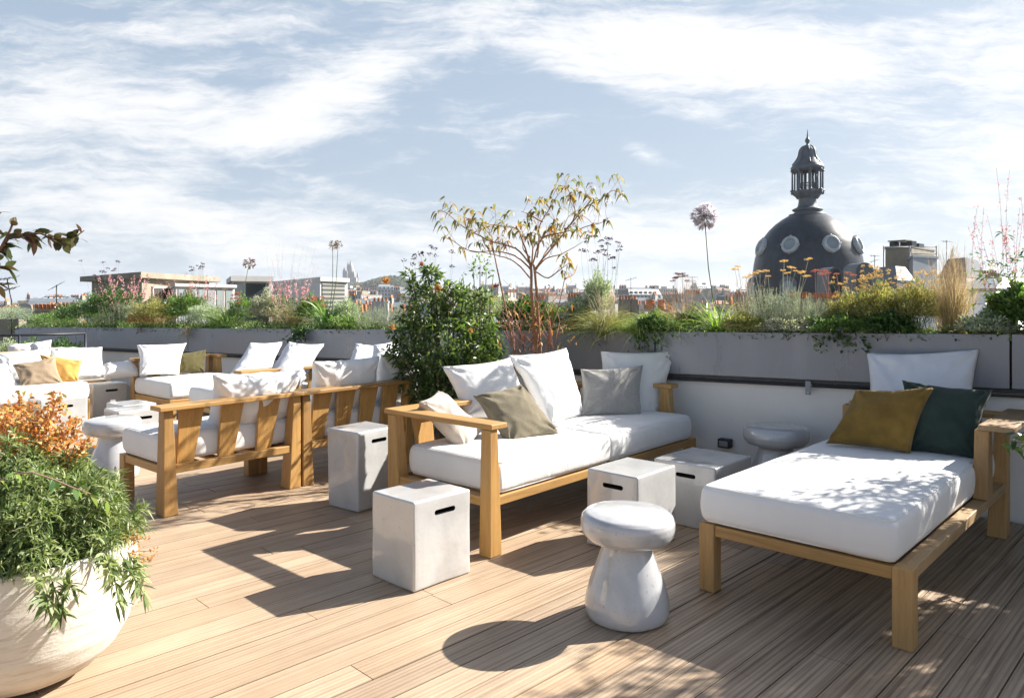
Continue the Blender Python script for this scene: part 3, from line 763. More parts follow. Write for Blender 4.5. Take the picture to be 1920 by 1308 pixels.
def finish(root, foliage=None): return root
def mound(label, px, py, wpx, mat, n=900, L=.03, W=.01, back=.25, name='shrub', cat='shrub', up=.6, droop=.2, stem='stem_green', seg=2, py0=None, hang=0, fl=None, fln=0, fls=.012, group='plants in the planter'):
    b, Y = bed(px, back); H = max(.06, hgt(py - (9 if px < 760 else 3), Y, b.z)); R = wpx * Y / F / 2
    root = thing(name, label, cat, b, RN.uniform(0, 6), group)
    n = int(n * (2.9 if px < 760 else 2.2)); nb = NB(); P, d = ellips(n, R, R * .8, H * .56); P[:, 2] += H * .44
    P[:, 2] = np.maximum(P[:, 2], -.02)
    D = d + A3([0, 0, up]) + rg.normal(size=(n, 3)) * .45
    leaves(nb, P, D, L * rg.uniform(.6, 1.3, n), W, droop, .3, 0, seg)
    nb.build('foliage', LM[mat], root)
    nb = NB(); k = 26
    T, dd = ellips(k, R * .8, R * .6, H * .45); T[:, 2] += H * .45
    stems(nb, np.zeros((k, 3)) + rg.normal(size=(k, 3)) * A3([R * .15, R * .15, 0]), T, .0028, .15)
    nb.build('stem', M[stem], root)
    if fl:
        P, d = ellips(fln, R * 1.03, R * .85, H * .56, .9); P[:, 2] += H * .48
        nb = NB()
        for r in range(5):
            leaves(nb, P + rg.normal(size=P.shape) * fls * .3, rdir(fln) + d, fls, fls * .7, .1, .2, 0, 2)
        nb.build('flower', LM[fl], root)
    return root
def spikes(label, px, py, wpx, mat, n=90, back=.25, L=.012, name='shrub', cat='shrub', dens=46, spread=.5, group='plants in the planter', stem='stem_grey'):
    "feathery upright shoots thickly set with tiny leaves"
    b, Y = bed(px, back); H = hgt(py, Y, b.z); R = wpx * Y / F / 2
    root = thing(name, label, cat, b, 0, group)
    base = rg.normal(size=(n, 3)) * A3([R * .35, R * .3, 0]); a = rg.uniform(0, 2 * math.pi, n); rr = R * np.sqrt(rg.random(n))
    tip = np.stack([np.cos(a) * rr, np.sin(a) * rr * .8, H * (1.02 - .35 * (rr / R) ** 2) * rg.uniform(.72, 1.03, n)], 1)
    base[:, :2] = base[:, :2] * .5 + tip[:, :2] * .55
    nb = NB(); line = stems(nb, base, tip, .002, .08, 5); nb.build('stem', M[stem], root)
    nb = NB(); t = rg.random((n, dens)) ** .8; seg = t * 5; i0 = np.minimum(seg.astype(int), 4); f = (seg - i0)[..., None]
    idx = np.arange(n)[:, None]; P = (line[idx, i0] * (1 - f) + line[idx, i0 + 1] * f).reshape(-1, 3)
    d = np.repeat(unit(tip - base), dens, 0)
    leaves(nb, P, d * .9 + rg.normal(size=P.shape) * .6, L * rg.uniform(.7, 1.6, len(P)), L * .30, .05, .2, 0, 1)
    leaves(nb, P, d * .7 + rg.normal(size=P.shape) * .7, L * rg.uniform(.7, 1.6, len(P)), L * .30, .05, .2, 0, 1)
    nb.build('foliage', LM[mat], root)
    return root
def tuft(label, px, py, wpx, mat, n=420, back=.25, W=.004, droop=.6, name='ornamental_grass', cat='grass plant', heads=None, hn=40, spread=.5, hl=.07, group='plants in the planter', lean=(0, 0, 0), py_lo=.45):
    b, Y = bed(px, back); H = hgt(py, Y, b.z); R = wpx * Y / F / 2
    root = thing(name, label, cat, b, 0, group)
    P = rg.normal(size=(n, 3)) * A3([.03, .03, 0]); a = rg.uniform(0, 2 * math.pi, n); s = np.abs(rg.normal(size=n)) * spread
    D = np.stack([np.cos(a) * s, np.sin(a) * s, np.ones(n)], 1) + A3(lean)
    L = rg.uniform(py_lo, 1.0, n) * math.hypot(H, R * .5) * 1.05
    nb = NB(); blades(nb, P, D, L, W * rg.uniform(.6, 1.2, n), droop * rg.uniform(.4, 1.2, n), 7); nb.build('foliage', LM[mat], root)
    if heads:
        P = rg.normal(size=(hn, 3)) * A3([.03, .03, 0]); a = rg.uniform(0, 2 * math.pi, hn); s = np.abs(rg.normal(size=hn)) * spread * .8
        T = np.stack([np.cos(a) * s * H * .6, np.sin(a) * s * H * .6, H * rg.uniform(.8, 1.12, hn)], 1) + A3(lean) * H
        nb = NB(); line = stems(nb, P, T, .0012, .12); 
        nb2 = NB(); k = 26; t = rg.random((hn, k)); A = line[:, -2][:, None]; B = line[:, -1][:, None]
        Q = (A + (B - A) * (t[..., None] * 1.2)).reshape(-1, 3); d = np.repeat(unit(line[:, -1] - line[:, -2]), k, 0)
        leaves(nb2, Q, d * .9 + rg.normal(size=Q.shape) * .35, hl * .45, .0016, .1, .2, 0, 1)
        nb.build('stem', M['stem_pink'], root); nb2.build('seed_head', LM[heads], root)
    return root
def straps(label, px, py, wpx, n=46, back=.2, W=.022, name='agapanthus', cat='agapanthus', flowers=(), group='plants in the planter', mat='strap', fl='lilac'):
    b, Y = bed(px, back); H = hgt(py, Y, b.z); R = wpx * Y / F / 2
    root = thing(name, label, cat, b, 0, group)
    a = rg.uniform(0, 2 * math.pi, n); s = rg.uniform(.08, .95, n)
    D = np.stack([np.cos(a) * s, np.sin(a) * s, np.ones(n)], 1)
    nb = NB(); blades(nb, rg.normal(size=(n, 3)) * A3([.03, .03, 0]), D, rg.uniform(.65, 1.15, n) * max(H, R) * 1.15, W * rg.uniform(.7, 1.2, n), rg.uniform(.15, 1.0, n), 9)
    nb.build('foliage', LM[mat], root)
    for (fx, fy, rpx, k) in flowers:
        p = at(fx, fy, Y + RN.uniform(-.08, .08)) - b; r = rpx * Y / F
        mb = MB(); q = Vector((p.x * .15, p.y * .15, 0)); mid = q.lerp(p, .55) + Vector((-.02 if fx < px else .03, 0, .03))
        mb.tube([q, q.lerp(mid, .5), mid, mid.lerp(p, .5), p], [.0055, .005, .0045, .004, .0038], 6)
        st = mb.build('stem', M['stem_green'], root)
        d = rdir(k); d[:, 2] = d[:, 2] * .85 + .12; d = unit(d)
        nb = NB(); O = np.repeat(npv(p)[None], k, 0); E = O + d * r * rg.uniform(.45, .8, k)[:, None]
        stems(nb, O, E, .0011, .05, 2, 1)
        for j in range(5): leaves(nb, E, d + rg.normal(size=(k, 3)) * .42, r * .42, r * .11, .12, .3, 0, 2)
        nb.build('flower_head', [LM[fl], M['stem_green']], root)
    return root
def sprays(label, px, pts, col, back=.25, base_w=.05, name='verbena', cat='flower', r=.0016, petal=.006, k=26, rad_=.014, flat=.5, stemm='stem_green', foliage=None, group='plants in the planter', leafn=0, leafL=.03):
    "stems that each carry a small flower cluster; pts: (column, row) of every cluster"
    b, Y = bed(px, back); n = len(pts)
    root = thing(name, label, cat, b, 0, group)
    T = np.array([npv(at(x, y, Y + RN.uniform(-.12, .12)) - b) for x, y in pts])
    B = rg.normal(size=(n, 3)) * A3([base_w, base_w, 0]); B[:, 0] += T[:, 0] * .35
    nb = NB(); line = stems(nb, B, T, r, .10, 6); nb.build('stem', M[stemm], root)
    heads = []
    for q in range(n):          # one part for each flower head, four shapes among them
        if q < 4:
            nb = NB(); d = rdir(k); d[:, 2] *= flat
            P = d * rad_ * rg.random((k, 1)) ** .4
            leaves(nb, P, d + A3([0, 0, .6]), petal, petal * .8, .1, .3, 0, 2)
            h = nb.build('flower_head', LM[col], root); heads.append(h)
        else: h = heads[q % 4].copy(); C.objects.link(h)
        h.location = T[q]; h.rotation_euler = (RN.uniform(-.25, .25), RN.uniform(-.25, .25), RN.uniform(0, 6)); h.scale = (RN.uniform(.75, 1.2),) * 3
    if leafn:
        nb = NB(); i = rg.integers(0, n, leafn); j = rg.integers(0, 5, leafn); P = line[i, j]
        leaves(nb, P, rdir(leafn) + A3([0, 0, .5]), leafL * rg.uniform(.5, 1.2, leafn), leafL * .25, .3, .3, 0, 2)
        nb.build('foliage', LM[foliage or 'mid'], root)
    return root
def gaura(label, px, spots, back=.25, col='pink', name='gaura', cat='flower', stemm='stem_pink', nfl=16, fsz=.011, along=.55, r=.0013, foliage=None, leafn=0, bw=.06, rise=None, group='plants in the planter'):
    "long wand stems with small four-petalled flowers scattered along their upper part"
    b, Y = bed(px, back); n = len(spots)
    root = thing(name, label, cat, b, 0, group)
    T = np.array([npv(at(x, y, Y + RN.uniform(-.12, .12)) - b) for x, y in spots])
    B = rg.normal(size=(n, 3)) * A3([bw, bw, 0]); B[:, 0] += T[:, 0] * .25
    nb = NB(); line = stems(nb, B, T, r, .09, 8); nb.build('stem', M[stemm], root)
    nb = NB(); t = (1 - along) + along * rg.random((n, nfl)); s = t * 8; i0 = np.minimum(s.astype(int), 7); f = (s - i0)[..., None]
    idx = np.arange(n)[:, None]; P = (line[idx, i0] * (1 - f) + line[idx, i0 + 1] * f).reshape(-1, 3) + rg.normal(size=(n * nfl, 3)) * .006
    for j in range(4): leaves(nb, P, rdir(len(P)), fsz, fsz * .7, .1, .3, 0, 2)
    nb.build('flower', LM[col], root)
    if leafn:
        nb = NB(); i = rg.integers(0, n, leafn); j = rg.integers(0, 6, leafn)
        P = line[i, j] + rg.normal(size=(leafn, 3)) * .015
        leaves(nb, P, rdir(leafn) + A3([0, 0, .4]), .05 * rg.uniform(.5, 1.2, leafn), .012, .3, .3, 0, 2)
        nb.build('foliage', LM[foliage or 'mid'], root)
    return root
def scat(x0, x1, y0, y1, n): return [(RN.uniform(x0, x1), RN.uniform(y0, y1)) for _ in range(n)]
def arcs(cx, y0, w, h, n): return [(cx + RN.uniform(-1, 1) * w, y0 + h * RN.random() ** 1.3) for _ in range(n)]

for k_, (x_, y_, w_, mt_, lb_) in enumerate(((178, 560, 60, 'mid', 'leafy green filler plant between the dark shrubs at the left'), (250, 572, 60, 'grey', 'grey green filler plant left of the yellow green plant'), (325, 560, 50, 'dark', 'dark filler plant right of the yellow green plant'),
        (455, 560, 60, 'mid', 'leafy plant in front of the small glass-fronted box'), (525, 556, 60, 'dark', 'dark green plant between the speckled shrub and beige grass'), (585, 560, 60, 'mid', 'leafy plant behind the large agapanthus'), (650, 566, 60, 'grey', 'grey green plant before the louvred plant room'),
        (1035, 572, 80, 'mid', 'leafy plant at the right foot of the little tree'), (1075, 578, 60, 'yellowgreen', 'pale green plant left of the arching grass'), (1300, 580, 80, 'dark', 'dark leafy plant left of the tall agapanthus'), (1230, 585, 70, 'mid', 'leafy plant above the panel seam'))):
    mound(lb_, x_, y_, w_, mt_, 900, .035, .011, back=.34)
tuft('dry arching grass in front of the beige pavilion', 300, 535, 70, 'straw', 260, .35, .0035, heads='buff', hn=30, spread=.6, droop=.7)
tuft('tall thin grass before the glazed annex', 420, 540, 70, 'lime', 240, .35, .0035, heads='buff', hn=26, spread=.5, droop=.6)
tuft('thin wispy grass against the sky left of the dome', 1395, 520, 90, 'straw', 200, .4, .003, heads='buff', hn=30, spread=.5, droop=.6)

# ground cover along the whole rim
def cover():
    for nm, mat, n, L, W, zz in (('ground_cover', 'dark', 20000, .04, .017, .10), ('ground_cover', 'mid', 18000, .035, .013, .13), ('ground_cover', 'yellowgreen', 9000, .05, .006, .14)):
        t = rg.uniform(-3.0, wall_pt(28)[1], n); bk = rg.uniform(-.01, .55, n)
        lump = .5 + .5 * np.sin(t * 3.1) * np.sin(t * 7.7 + 1)
        P = np.stack([WE.x + WD.x * t + WN.x * bk, WE.y + WD.y * t + WN.y * bk, np.array([wz(x) for x in t]) - .055 + rg.random(n) * zz * (.5 + lump)], 1)
        nb = NB(); leaves(nb, P, rdir(n) + A3([0, 0, .9]), L * rg.uniform(.6, 1.3, n), W, .3, .3, 0, 2)
        tag(nb.build(nm, LM[mat]), {'dark': 'low dark green creeping plants filling the planter', 'mid': 'low mid green leaves filling the planter', 'yellowgreen': 'short pale grassy tufts filling the planter'}[mat], 'ground cover', kind='stuff')
cover()

# left to right along the planter
mound('round grey green wormwood mound at the left end of the planter', 25, 578, 90, 'grey', 1500, .035, .006, up=.8)
mound('low dark green plants at the far left of the planter behind the dish', 100, 592, 90, 'mid', 900, .04, .012)
mound('dark small-leaved sprawling shrub left of the pink flowered one', 148, 572, 90, 'dark', 1500, .04, .012)
mound('dense dark green shrub under the leftmost pink flowers', 215, 545, 110, 'dark', 3200, .04, .013, back=.3)
gaura('pink flowered bush in front of the left rooftop pavilion', 235, arcs(235, 512, 60, 60, 46), nfl=12, fsz=.02, along=.4, foliage='mid', leafn=900, stemm='stem_green')
spikes('bright feathery grey green plant leaning right below the pink flowers', 222, 552, 80, 'grey', 70, .12, .02, spread=.9, stem='stem_green')
sprays('thin purple verbena above the dark shrub at the left', 190, scat(148, 222, 488, 535, 20), 'purple', .3, rad_=.03, petal=.02, k=20)
mound('yellow green bushy plant with an orange patch at its left', 292, 568, 95, 'yellowgreen', 1900, .05, .008, back=.14, up=.8)
mound('small orange leaved plant at the left foot of the yellow green one', 264, 588, 46, 'orange', 420, .035, .01, back=.06)
mound('mid green small-leaved shrub right of the yellow green plant', 352, 552, 84, 'mid', 2200, .04, .011)
gaura('pale pink flowers on thin wands in front of the pavilion window', 350, arcs(350, 512, 62, 42, 34), nfl=9, fsz=.018, along=.4, leafn=200)
sprays('small purple verbena clump above the pavilion roof', 370, scat(352, 384, 490, 508, 8), 'purple', .35, rad_=.03, petal=.02, k=18)
mound('greyish small-leaved mound before the glazed rooftop annex', 385, 575, 80, 'grey', 1500, .03, .009, back=.12)
straps('strap-leaved agapanthus left of the glazed annex with one round seed head', 430, 568, 120, 44, flowers=((467, 494, 12, 44),), fl='brown')
sprays('rust red stonecrop head in front of the glazed annex', 443, scat(432, 456, 550, 572, 7), 'rust', .15, rad_=.035, petal=.014, k=60, flat=.4, name='stonecrop', cat='stonecrop', stemm='stem_brown')
tuft('pale green grass tuft left of the white-speckled shrub', 402, 560, 60, 'lime', 300, droop=.5)
mound('white-speckled small-leaved shrub at the left of the beige grass', 502, 552, 66, 'speck', 2600, .024, .010, back=.15)
gaura('tall pale gaura wands standing against the sky above the white roof', 545, arcs(545, 452, 52, 85, 30), nfl=22, fsz=.008, along=.75, col='palepink', stemm='stem_grey', r=.0012)
gaura('salmon pink flowers over the beige grass in front of the white-roofed box', 560, arcs(548, 520, 50, 40, 26), nfl=8, fsz=.02, along=.3, leafn=500)
tuft('beige feather grass between the speckled shrub and the big agapanthus', 550, 545, 70, 'straw', 520, droop=.7, W=.004)
straps('large strap-leaved agapanthus with two seed heads beside the distant basilica', 612, 548, 150, 64, .12, .026, flowers=((624, 461, 10, 34), (634, 458, 9, 30)), fl='brown')
sprays('rust red stonecrop left of the large agapanthus', 596, scat(580, 610, 550, 575, 8), 'rust', .3, rad_=.03, petal=.014, k=50, flat=.4, name='stonecrop', cat='stonecrop', stemm='stem_brown')
tuft('low green grass right of the large agapanthus', 662, 575, 80, 'lime', 360, droop=.8)
spikes('silver lavender cotton left of the bushy shrub', 690, 566, 64, 'grey', 80, .2, .016)
spikes('second silver lavender cotton touching the bushy shrub', 730, 560, 64, 'grey', 90, .2, .016)
mound('small-leaved flowering plant spilling over the rim below the large agapanthus', 640, 600, 70, 'mid', 700, .028, .01, back=.04, fl='palepink', fln=26)
mound('grey leaved shrub behind the red stems of the little tree', 1085, 560, 70, 'grey', 1500, .045, .009)
mound('olive green shrub behind the bushy shrub', 905, 545, 120, 'grey', 2400, .045, .010, back=.4)
mound('dark evergreen shrub behind the trunks of the little tree', 985, 560, 120, 'dark', 2600, .04, .012, back=.35)
mound('tall narrow grey-green herb below the purple verbena', 1120, 512, 62, 'grey', 1700, .045, .008, back=.4, up=1.2)
sprays('tall purple verbena standing against the sky right of the little tree', 1125, [(1098, 448), (1114, 444), (1127, 452), (1138, 447), (1143, 449), (1139, 458), (1158, 455), (1164, 462), (1127, 463), (1120, 474), (1132, 470), (1099, 471), (1100, 455), (1148, 485), (1112, 488), (1137, 478), (1151, 503), (1090, 470), (1160, 470)], 'purple', .3, rad_=.028, petal=.016, k=26, leafn=160, foliage='grey')
tuft('big arching pale grass that spills over the rim right of the little tree', 1140, 552, 150, 'yellowgreen', 1100, .06, .0045, droop=.95, heads='buff', hn=50, spread=.8)
tuft('fresh green grass at the panel seam', 1200, 570, 110, 'lime', 620, .05, .005, droop=.95, spread=.8)
mound('dark ivy hanging over the rim at the panel seam', 1222, 596, 60, 'dark', 800, .035, .014, back=.02)
tuft('wild dry grass with thin seed heads left of the tall agapanthus', 1285, 530, 120, 'straw', 420, .3, .0035, heads='buff', hn=60, spread=.7, droop=.7)
sprays('brown stonecrop head left of the tall agapanthus', 1275, scat(1258, 1290, 512, 530, 10), 'brown', .25, rad_=.024, petal=.010, k=60, flat=.35, name='stonecrop', cat='stonecrop', stemm='stem_brown')
tuft('green grass under the wild dry grass', 1265, 575, 90, 'mid', 420, .1, .005, droop=.9, spread=.8)
straps('agapanthus with the single tall lilac flower globe', 1352, 545, 150, 74, .12, .017, flowers=((1321, 406, 25, 150),), mat='lime')
spikes('silver lavender cotton left of the dome foot', 1430, 528, 84, 'grey', 130, .18, .015)
spikes('large silver lavender cotton in front of the dome', 1480, 535, 110, 'grey', 190, .12, .015)
spikes('silver lavender cotton right of the dome centre', 1535, 560, 80, 'grey', 120, .12, .014)
sprays('pale yellow yarrow in front of the left foot of the dome', 1425, [(1408, 516), (1416, 512), (1425, 509), (1437, 508), (1384, 500), (1378, 505), (1440, 518), (1400, 520)], 'gold', .25, rad_=.026, petal=.008, k=90, flat=.22, name='yarrow', cat='yarrow', stemm='stem_grey', r=.0028)
sprays('pale yellow yarrow in front of the middle of the dome', 1480, [(1470, 490), (1484, 502), (1516, 486), (1468, 507), (1503, 511), (1513, 518), (1492, 508), (1476, 512)], 'gold', .22, rad_=.028, petal=.008, k=100, flat=.22, name='yarrow', cat='yarrow', stemm='stem_grey', r=.0030)
sprays('red stonecrop heads before the right foot of the dome', 1560, [(1528, 508), (1545, 508), (1553, 512), (1590, 512), (1600, 516), (1568, 514), (1540, 514)], 'rust', .25, rad_=.024, petal=.008, k=80, flat=.3, name='stonecrop', cat='stonecrop', stemm='stem_red', r=.0028)
mound('creeping plant with violet flowers trailing over the rim below the dome', 1580, 592, 130, 'mid', 1500, .03, .014, back=.03, fl='violet', fln=9, fls=.02)
mound('white-flowered low plant at the foot of the silver lavender cotton', 1475, 592, 110, 'speck', 1500, .022, .009, back=.04)
mound('low yellow green plant left of the violet flowers', 1395, 590, 90, 'yellowgreen', 900, .028, .011, back=.05, fl='violet', fln=5, fls=.016)
for k, (x, y, w_, n) in enumerate(((1590, 552, 90, 1500), (1650, 535, 120, 2400), (1715, 530, 110, 2200))):
    mound(('golden everlasting bush right of the dome, left one of its row', 'broad golden everlasting bush below the chimney block, middle of its row', 'golden everlasting bush next to the blonde grass')[k], x, y, w_, 'yellowgreen', n, .035, .006, back=.2, up=1.1)
for k, (x0, x1, y0, y1, n) in enumerate(((1560, 1625, 520, 560, 34), (1615, 1690, 498, 560, 52), (1680, 1760, 505, 555, 50))):
    sprays(('golden button flowers left of the chimney block', 'golden button flowers right under the chimney block', 'golden button flowers left of the blonde grass')[k], (x0 + x1) / 2, scat(x0, x1, y0, y1, n), 'gold', .18, rad_=.014, petal=.008, k=26, flat=.6, name='everlasting', cat='flower', stemm='stem_green', leafn=400, foliage='yellowgreen', r=.0014)
tuft('tall blonde feather grass right of the chimney block', 1787, 478, 110, 'straw', 1100, .2, .0028, droop=.30, heads='straw', hn=90, spread=.24, hl=.09, py_lo=.6)
mound('low dense dark green plant right below the golden flowers', 1668, 588, 90, 'dark', 1400, .035, .018, back=.04)
mound('low grey green plant at the right end of the rim', 1850, 590, 110, 'grey', 1100, .03, .010, back=.08)
tuft('thin green grass at the right end of the rim', 1835, 575, 100, 'yellowgreen', 300, .1, .003, droop=.8)
mound('dark red-veined leafy plant at the right edge', 1908, 545, 100, 'mid', 1500, .07, .02, back=.2, up=.5, stem='stem_red')
gaura('tall pink flowered wands at the right edge', 1895, [(1868, 314), (1893, 318), (1833, 384), (1845, 388), (1826, 406), (1815, 425), (1876, 410), (1915, 368), (1912, 390), (1878, 420), (1890, 415), (1850, 400), (1832, 440), (1900, 430), (1860, 450), (1919, 400), (1885, 440), (1925, 380), (1935, 360)], nfl=20, fsz=.010, along=.55, foliage='mid', leafn=700, col='pink', r=.0015)
# trailing plants over the front of the panels
def trail(label, px, py1, wpx, mat, n=160, L=.035, W=.02, strands=7, fl=None):
    b, Y = bed(px, -.02, -.0); root = thing('trailing_plant', label, 'trailing plant', b, 0, 'plants in the planter')
    H = b.z - (HC - (py1 - HZ) * Y / F); nbs = NB(); nbl = NB()
    B = np.zeros((strands, 3)); B[:, 0] = rg.uniform(-.5, .5, strands) * wpx * Y / F; B[:, 1] = -B[:, 0] * .78 - .015
    T = B + np.stack([rg.normal(size=strands) * .05, rg.uniform(-.06, -.01, strands), -H * rg.uniform(.5, 1.05, strands)], 1)
    line = stems(nbs, B, T, .0018, .12, 6); i = rg.integers(0, strands, n); j = rg.integers(0, 7, n)
    P = line[i, j] + rg.normal(size=(n, 3)) * A3([.022, .012, .022]); P[:, 1] -= .01
    leaves(nbl, P, rdir(n) + A3([0, -.8, -.1]), L * rg.uniform(.6, 1.2, n), W, .3, .2, 0, 2)
    nbs.build('stem', M['stem_green'], root); nbl.build('foliage', LM[mat], root)
trail('round-leaved nasturtium trailing over the panel below the dome', 1572, 655, 70, 'bush', 130, .03, .022)
trail('dark ivy trailing over the panel beside the panel seam', 1213, 662, 46, 'dark', 150)
trail('dark ivy hanging down above the two slumped grey pillows', 560, 642, 34, 'dark', 190, .05, .026)
trail('dry brown and green strands hanging over the far panel', 352, 640, 14, 'straw', 150, .07, .006)
trail('short reddish strand hanging over the far panel above the square pillow', 262, 622, 8, 'brown', 30, .05, .014, 3)
trail('thin grass strands over the panel in front of the little tree', 1100, 650, 60, 'mid', 60, .05, .008)

# ------------------------------------------------------------------ the bushy shrub between the sofas
def lobes(label, name, cat, lobes_, Y, mat, L, W, per=1.0, up=.3, stemm='bark_grey', base=None, fl=None, whorl=0, seg=3, floor=True, group=None):
    c0 = at(lobes_[0][0], lobes_[0][1], Y); b = base or Vector((c0.x, Y, 0))
    root = thing(name, label, cat, b, 0, group)
    nb = NB(); st = MB(); cent = []
    for (x, y, rp, dy) in lobes_:
        c = at(x, y, Y + dy) - b; r = rp * Y / F; cent.append((c, r))
        n = int(per * rp * rp * .12)
        P, d = ellips(n, r, r, r, .45, up=False); P = P + npv(c)
        if whorl:
            D0 = unit(d + A3([0, 0, up])); 
            for k in range(whorl):
                D = D0 * .75 + rdir(n) * .95
                leaves(nb, P, D, L * rg.uniform(.4, 1.35, n), W, .25, .3, 0, seg)
        else: leaves(nb, P, d + A3([0, 0, up]) + rg.normal(size=P.shape) * .5, L * rg.uniform(.6, 1.2, n), W, .25, .3, 0, seg)
    nb.build('foliage', LM[mat], root)
    for c, r in cent:
        st.tube([(0, 0, .0), (c.x * .2, c.y * .2, c.z * .35), (c.x * .7, c.y * .7, c.z * .75), c], [.018, .013, .008, .003], 6)
    st.build('branch', M[stemm], root)
    if fl:
        for (x, y, s, mt) in fl:
            p = npv(at(x, y, Y - .3) - b); nb = NB(); k = 34
            leaves(nb, np.repeat(p[None], k, 0) + rg.normal(size=(k, 3)) * .004, rdir(k) + A3([0, -.2, .7]), s, s * .28, -.15, .3, 0, 3)
            nb.build('flower', LM[mt], root)
    return root
lobes('big bushy dark green shrub with a few orange flowers between the two teak sofas', 'bushy_shrub', 'shrub',
      [(835, 650, 66, 0), (795, 585, 40, .05), (808, 512, 15, 0), (800, 500, 10, 0), (816, 540, 26, 0), (766, 515, 11, 0), (775, 535, 13, 0), (855, 570, 34, .1), (898, 612, 36, .15), (770, 640, 34, 0), (748, 664, 18, -.1), (900, 665, 40, 0), (925, 655, 24, .1), (835, 710, 52, 0), (790, 735, 30, -.05), (870, 548, 16, .1), (905, 556, 18, .1), (733, 657, 10, -.1), (822, 760, 36, 0), (768, 695, 26, 0), (926, 690, 22, 0), (760, 600, 14, 0), (742, 628, 12, -.1), (845, 545, 12, 0), (750, 720, 12, 0)],
      6.35, 'bush', .062, .017, 1.35, .5, whorl=3, fl=[(724, 530, .05, 'orange'), (790, 497, .03, 'rust'), (822, 542, .04, 'orange'), (735, 615, .035, 'orange'), (930, 538, .03, 'rust'), (882, 622, .03, 'orange')])
lobes('small round-leaved airy shrub top rising above the bushy shrub', 'airy_shrub', 'shrub', [(900, 496, 20, 0), (888, 508, 10, 0), (868, 518, 7, 0), (912, 508, 9, 0), (925, 515, 6, 0)], 6.9, 'mid', .045, .018, 1.3, .3, base=None)
sprays('dark purple verbena above the bushy shrub', 800, [(757, 489), (777, 480), (789, 475), (808, 463), (815, 467), (816, 480), (775, 485), (806, 477), (790, 478), (848, 473), (849, 500), (773, 496)], 'purple', .2, rad_=.03, petal=.018, k=20)

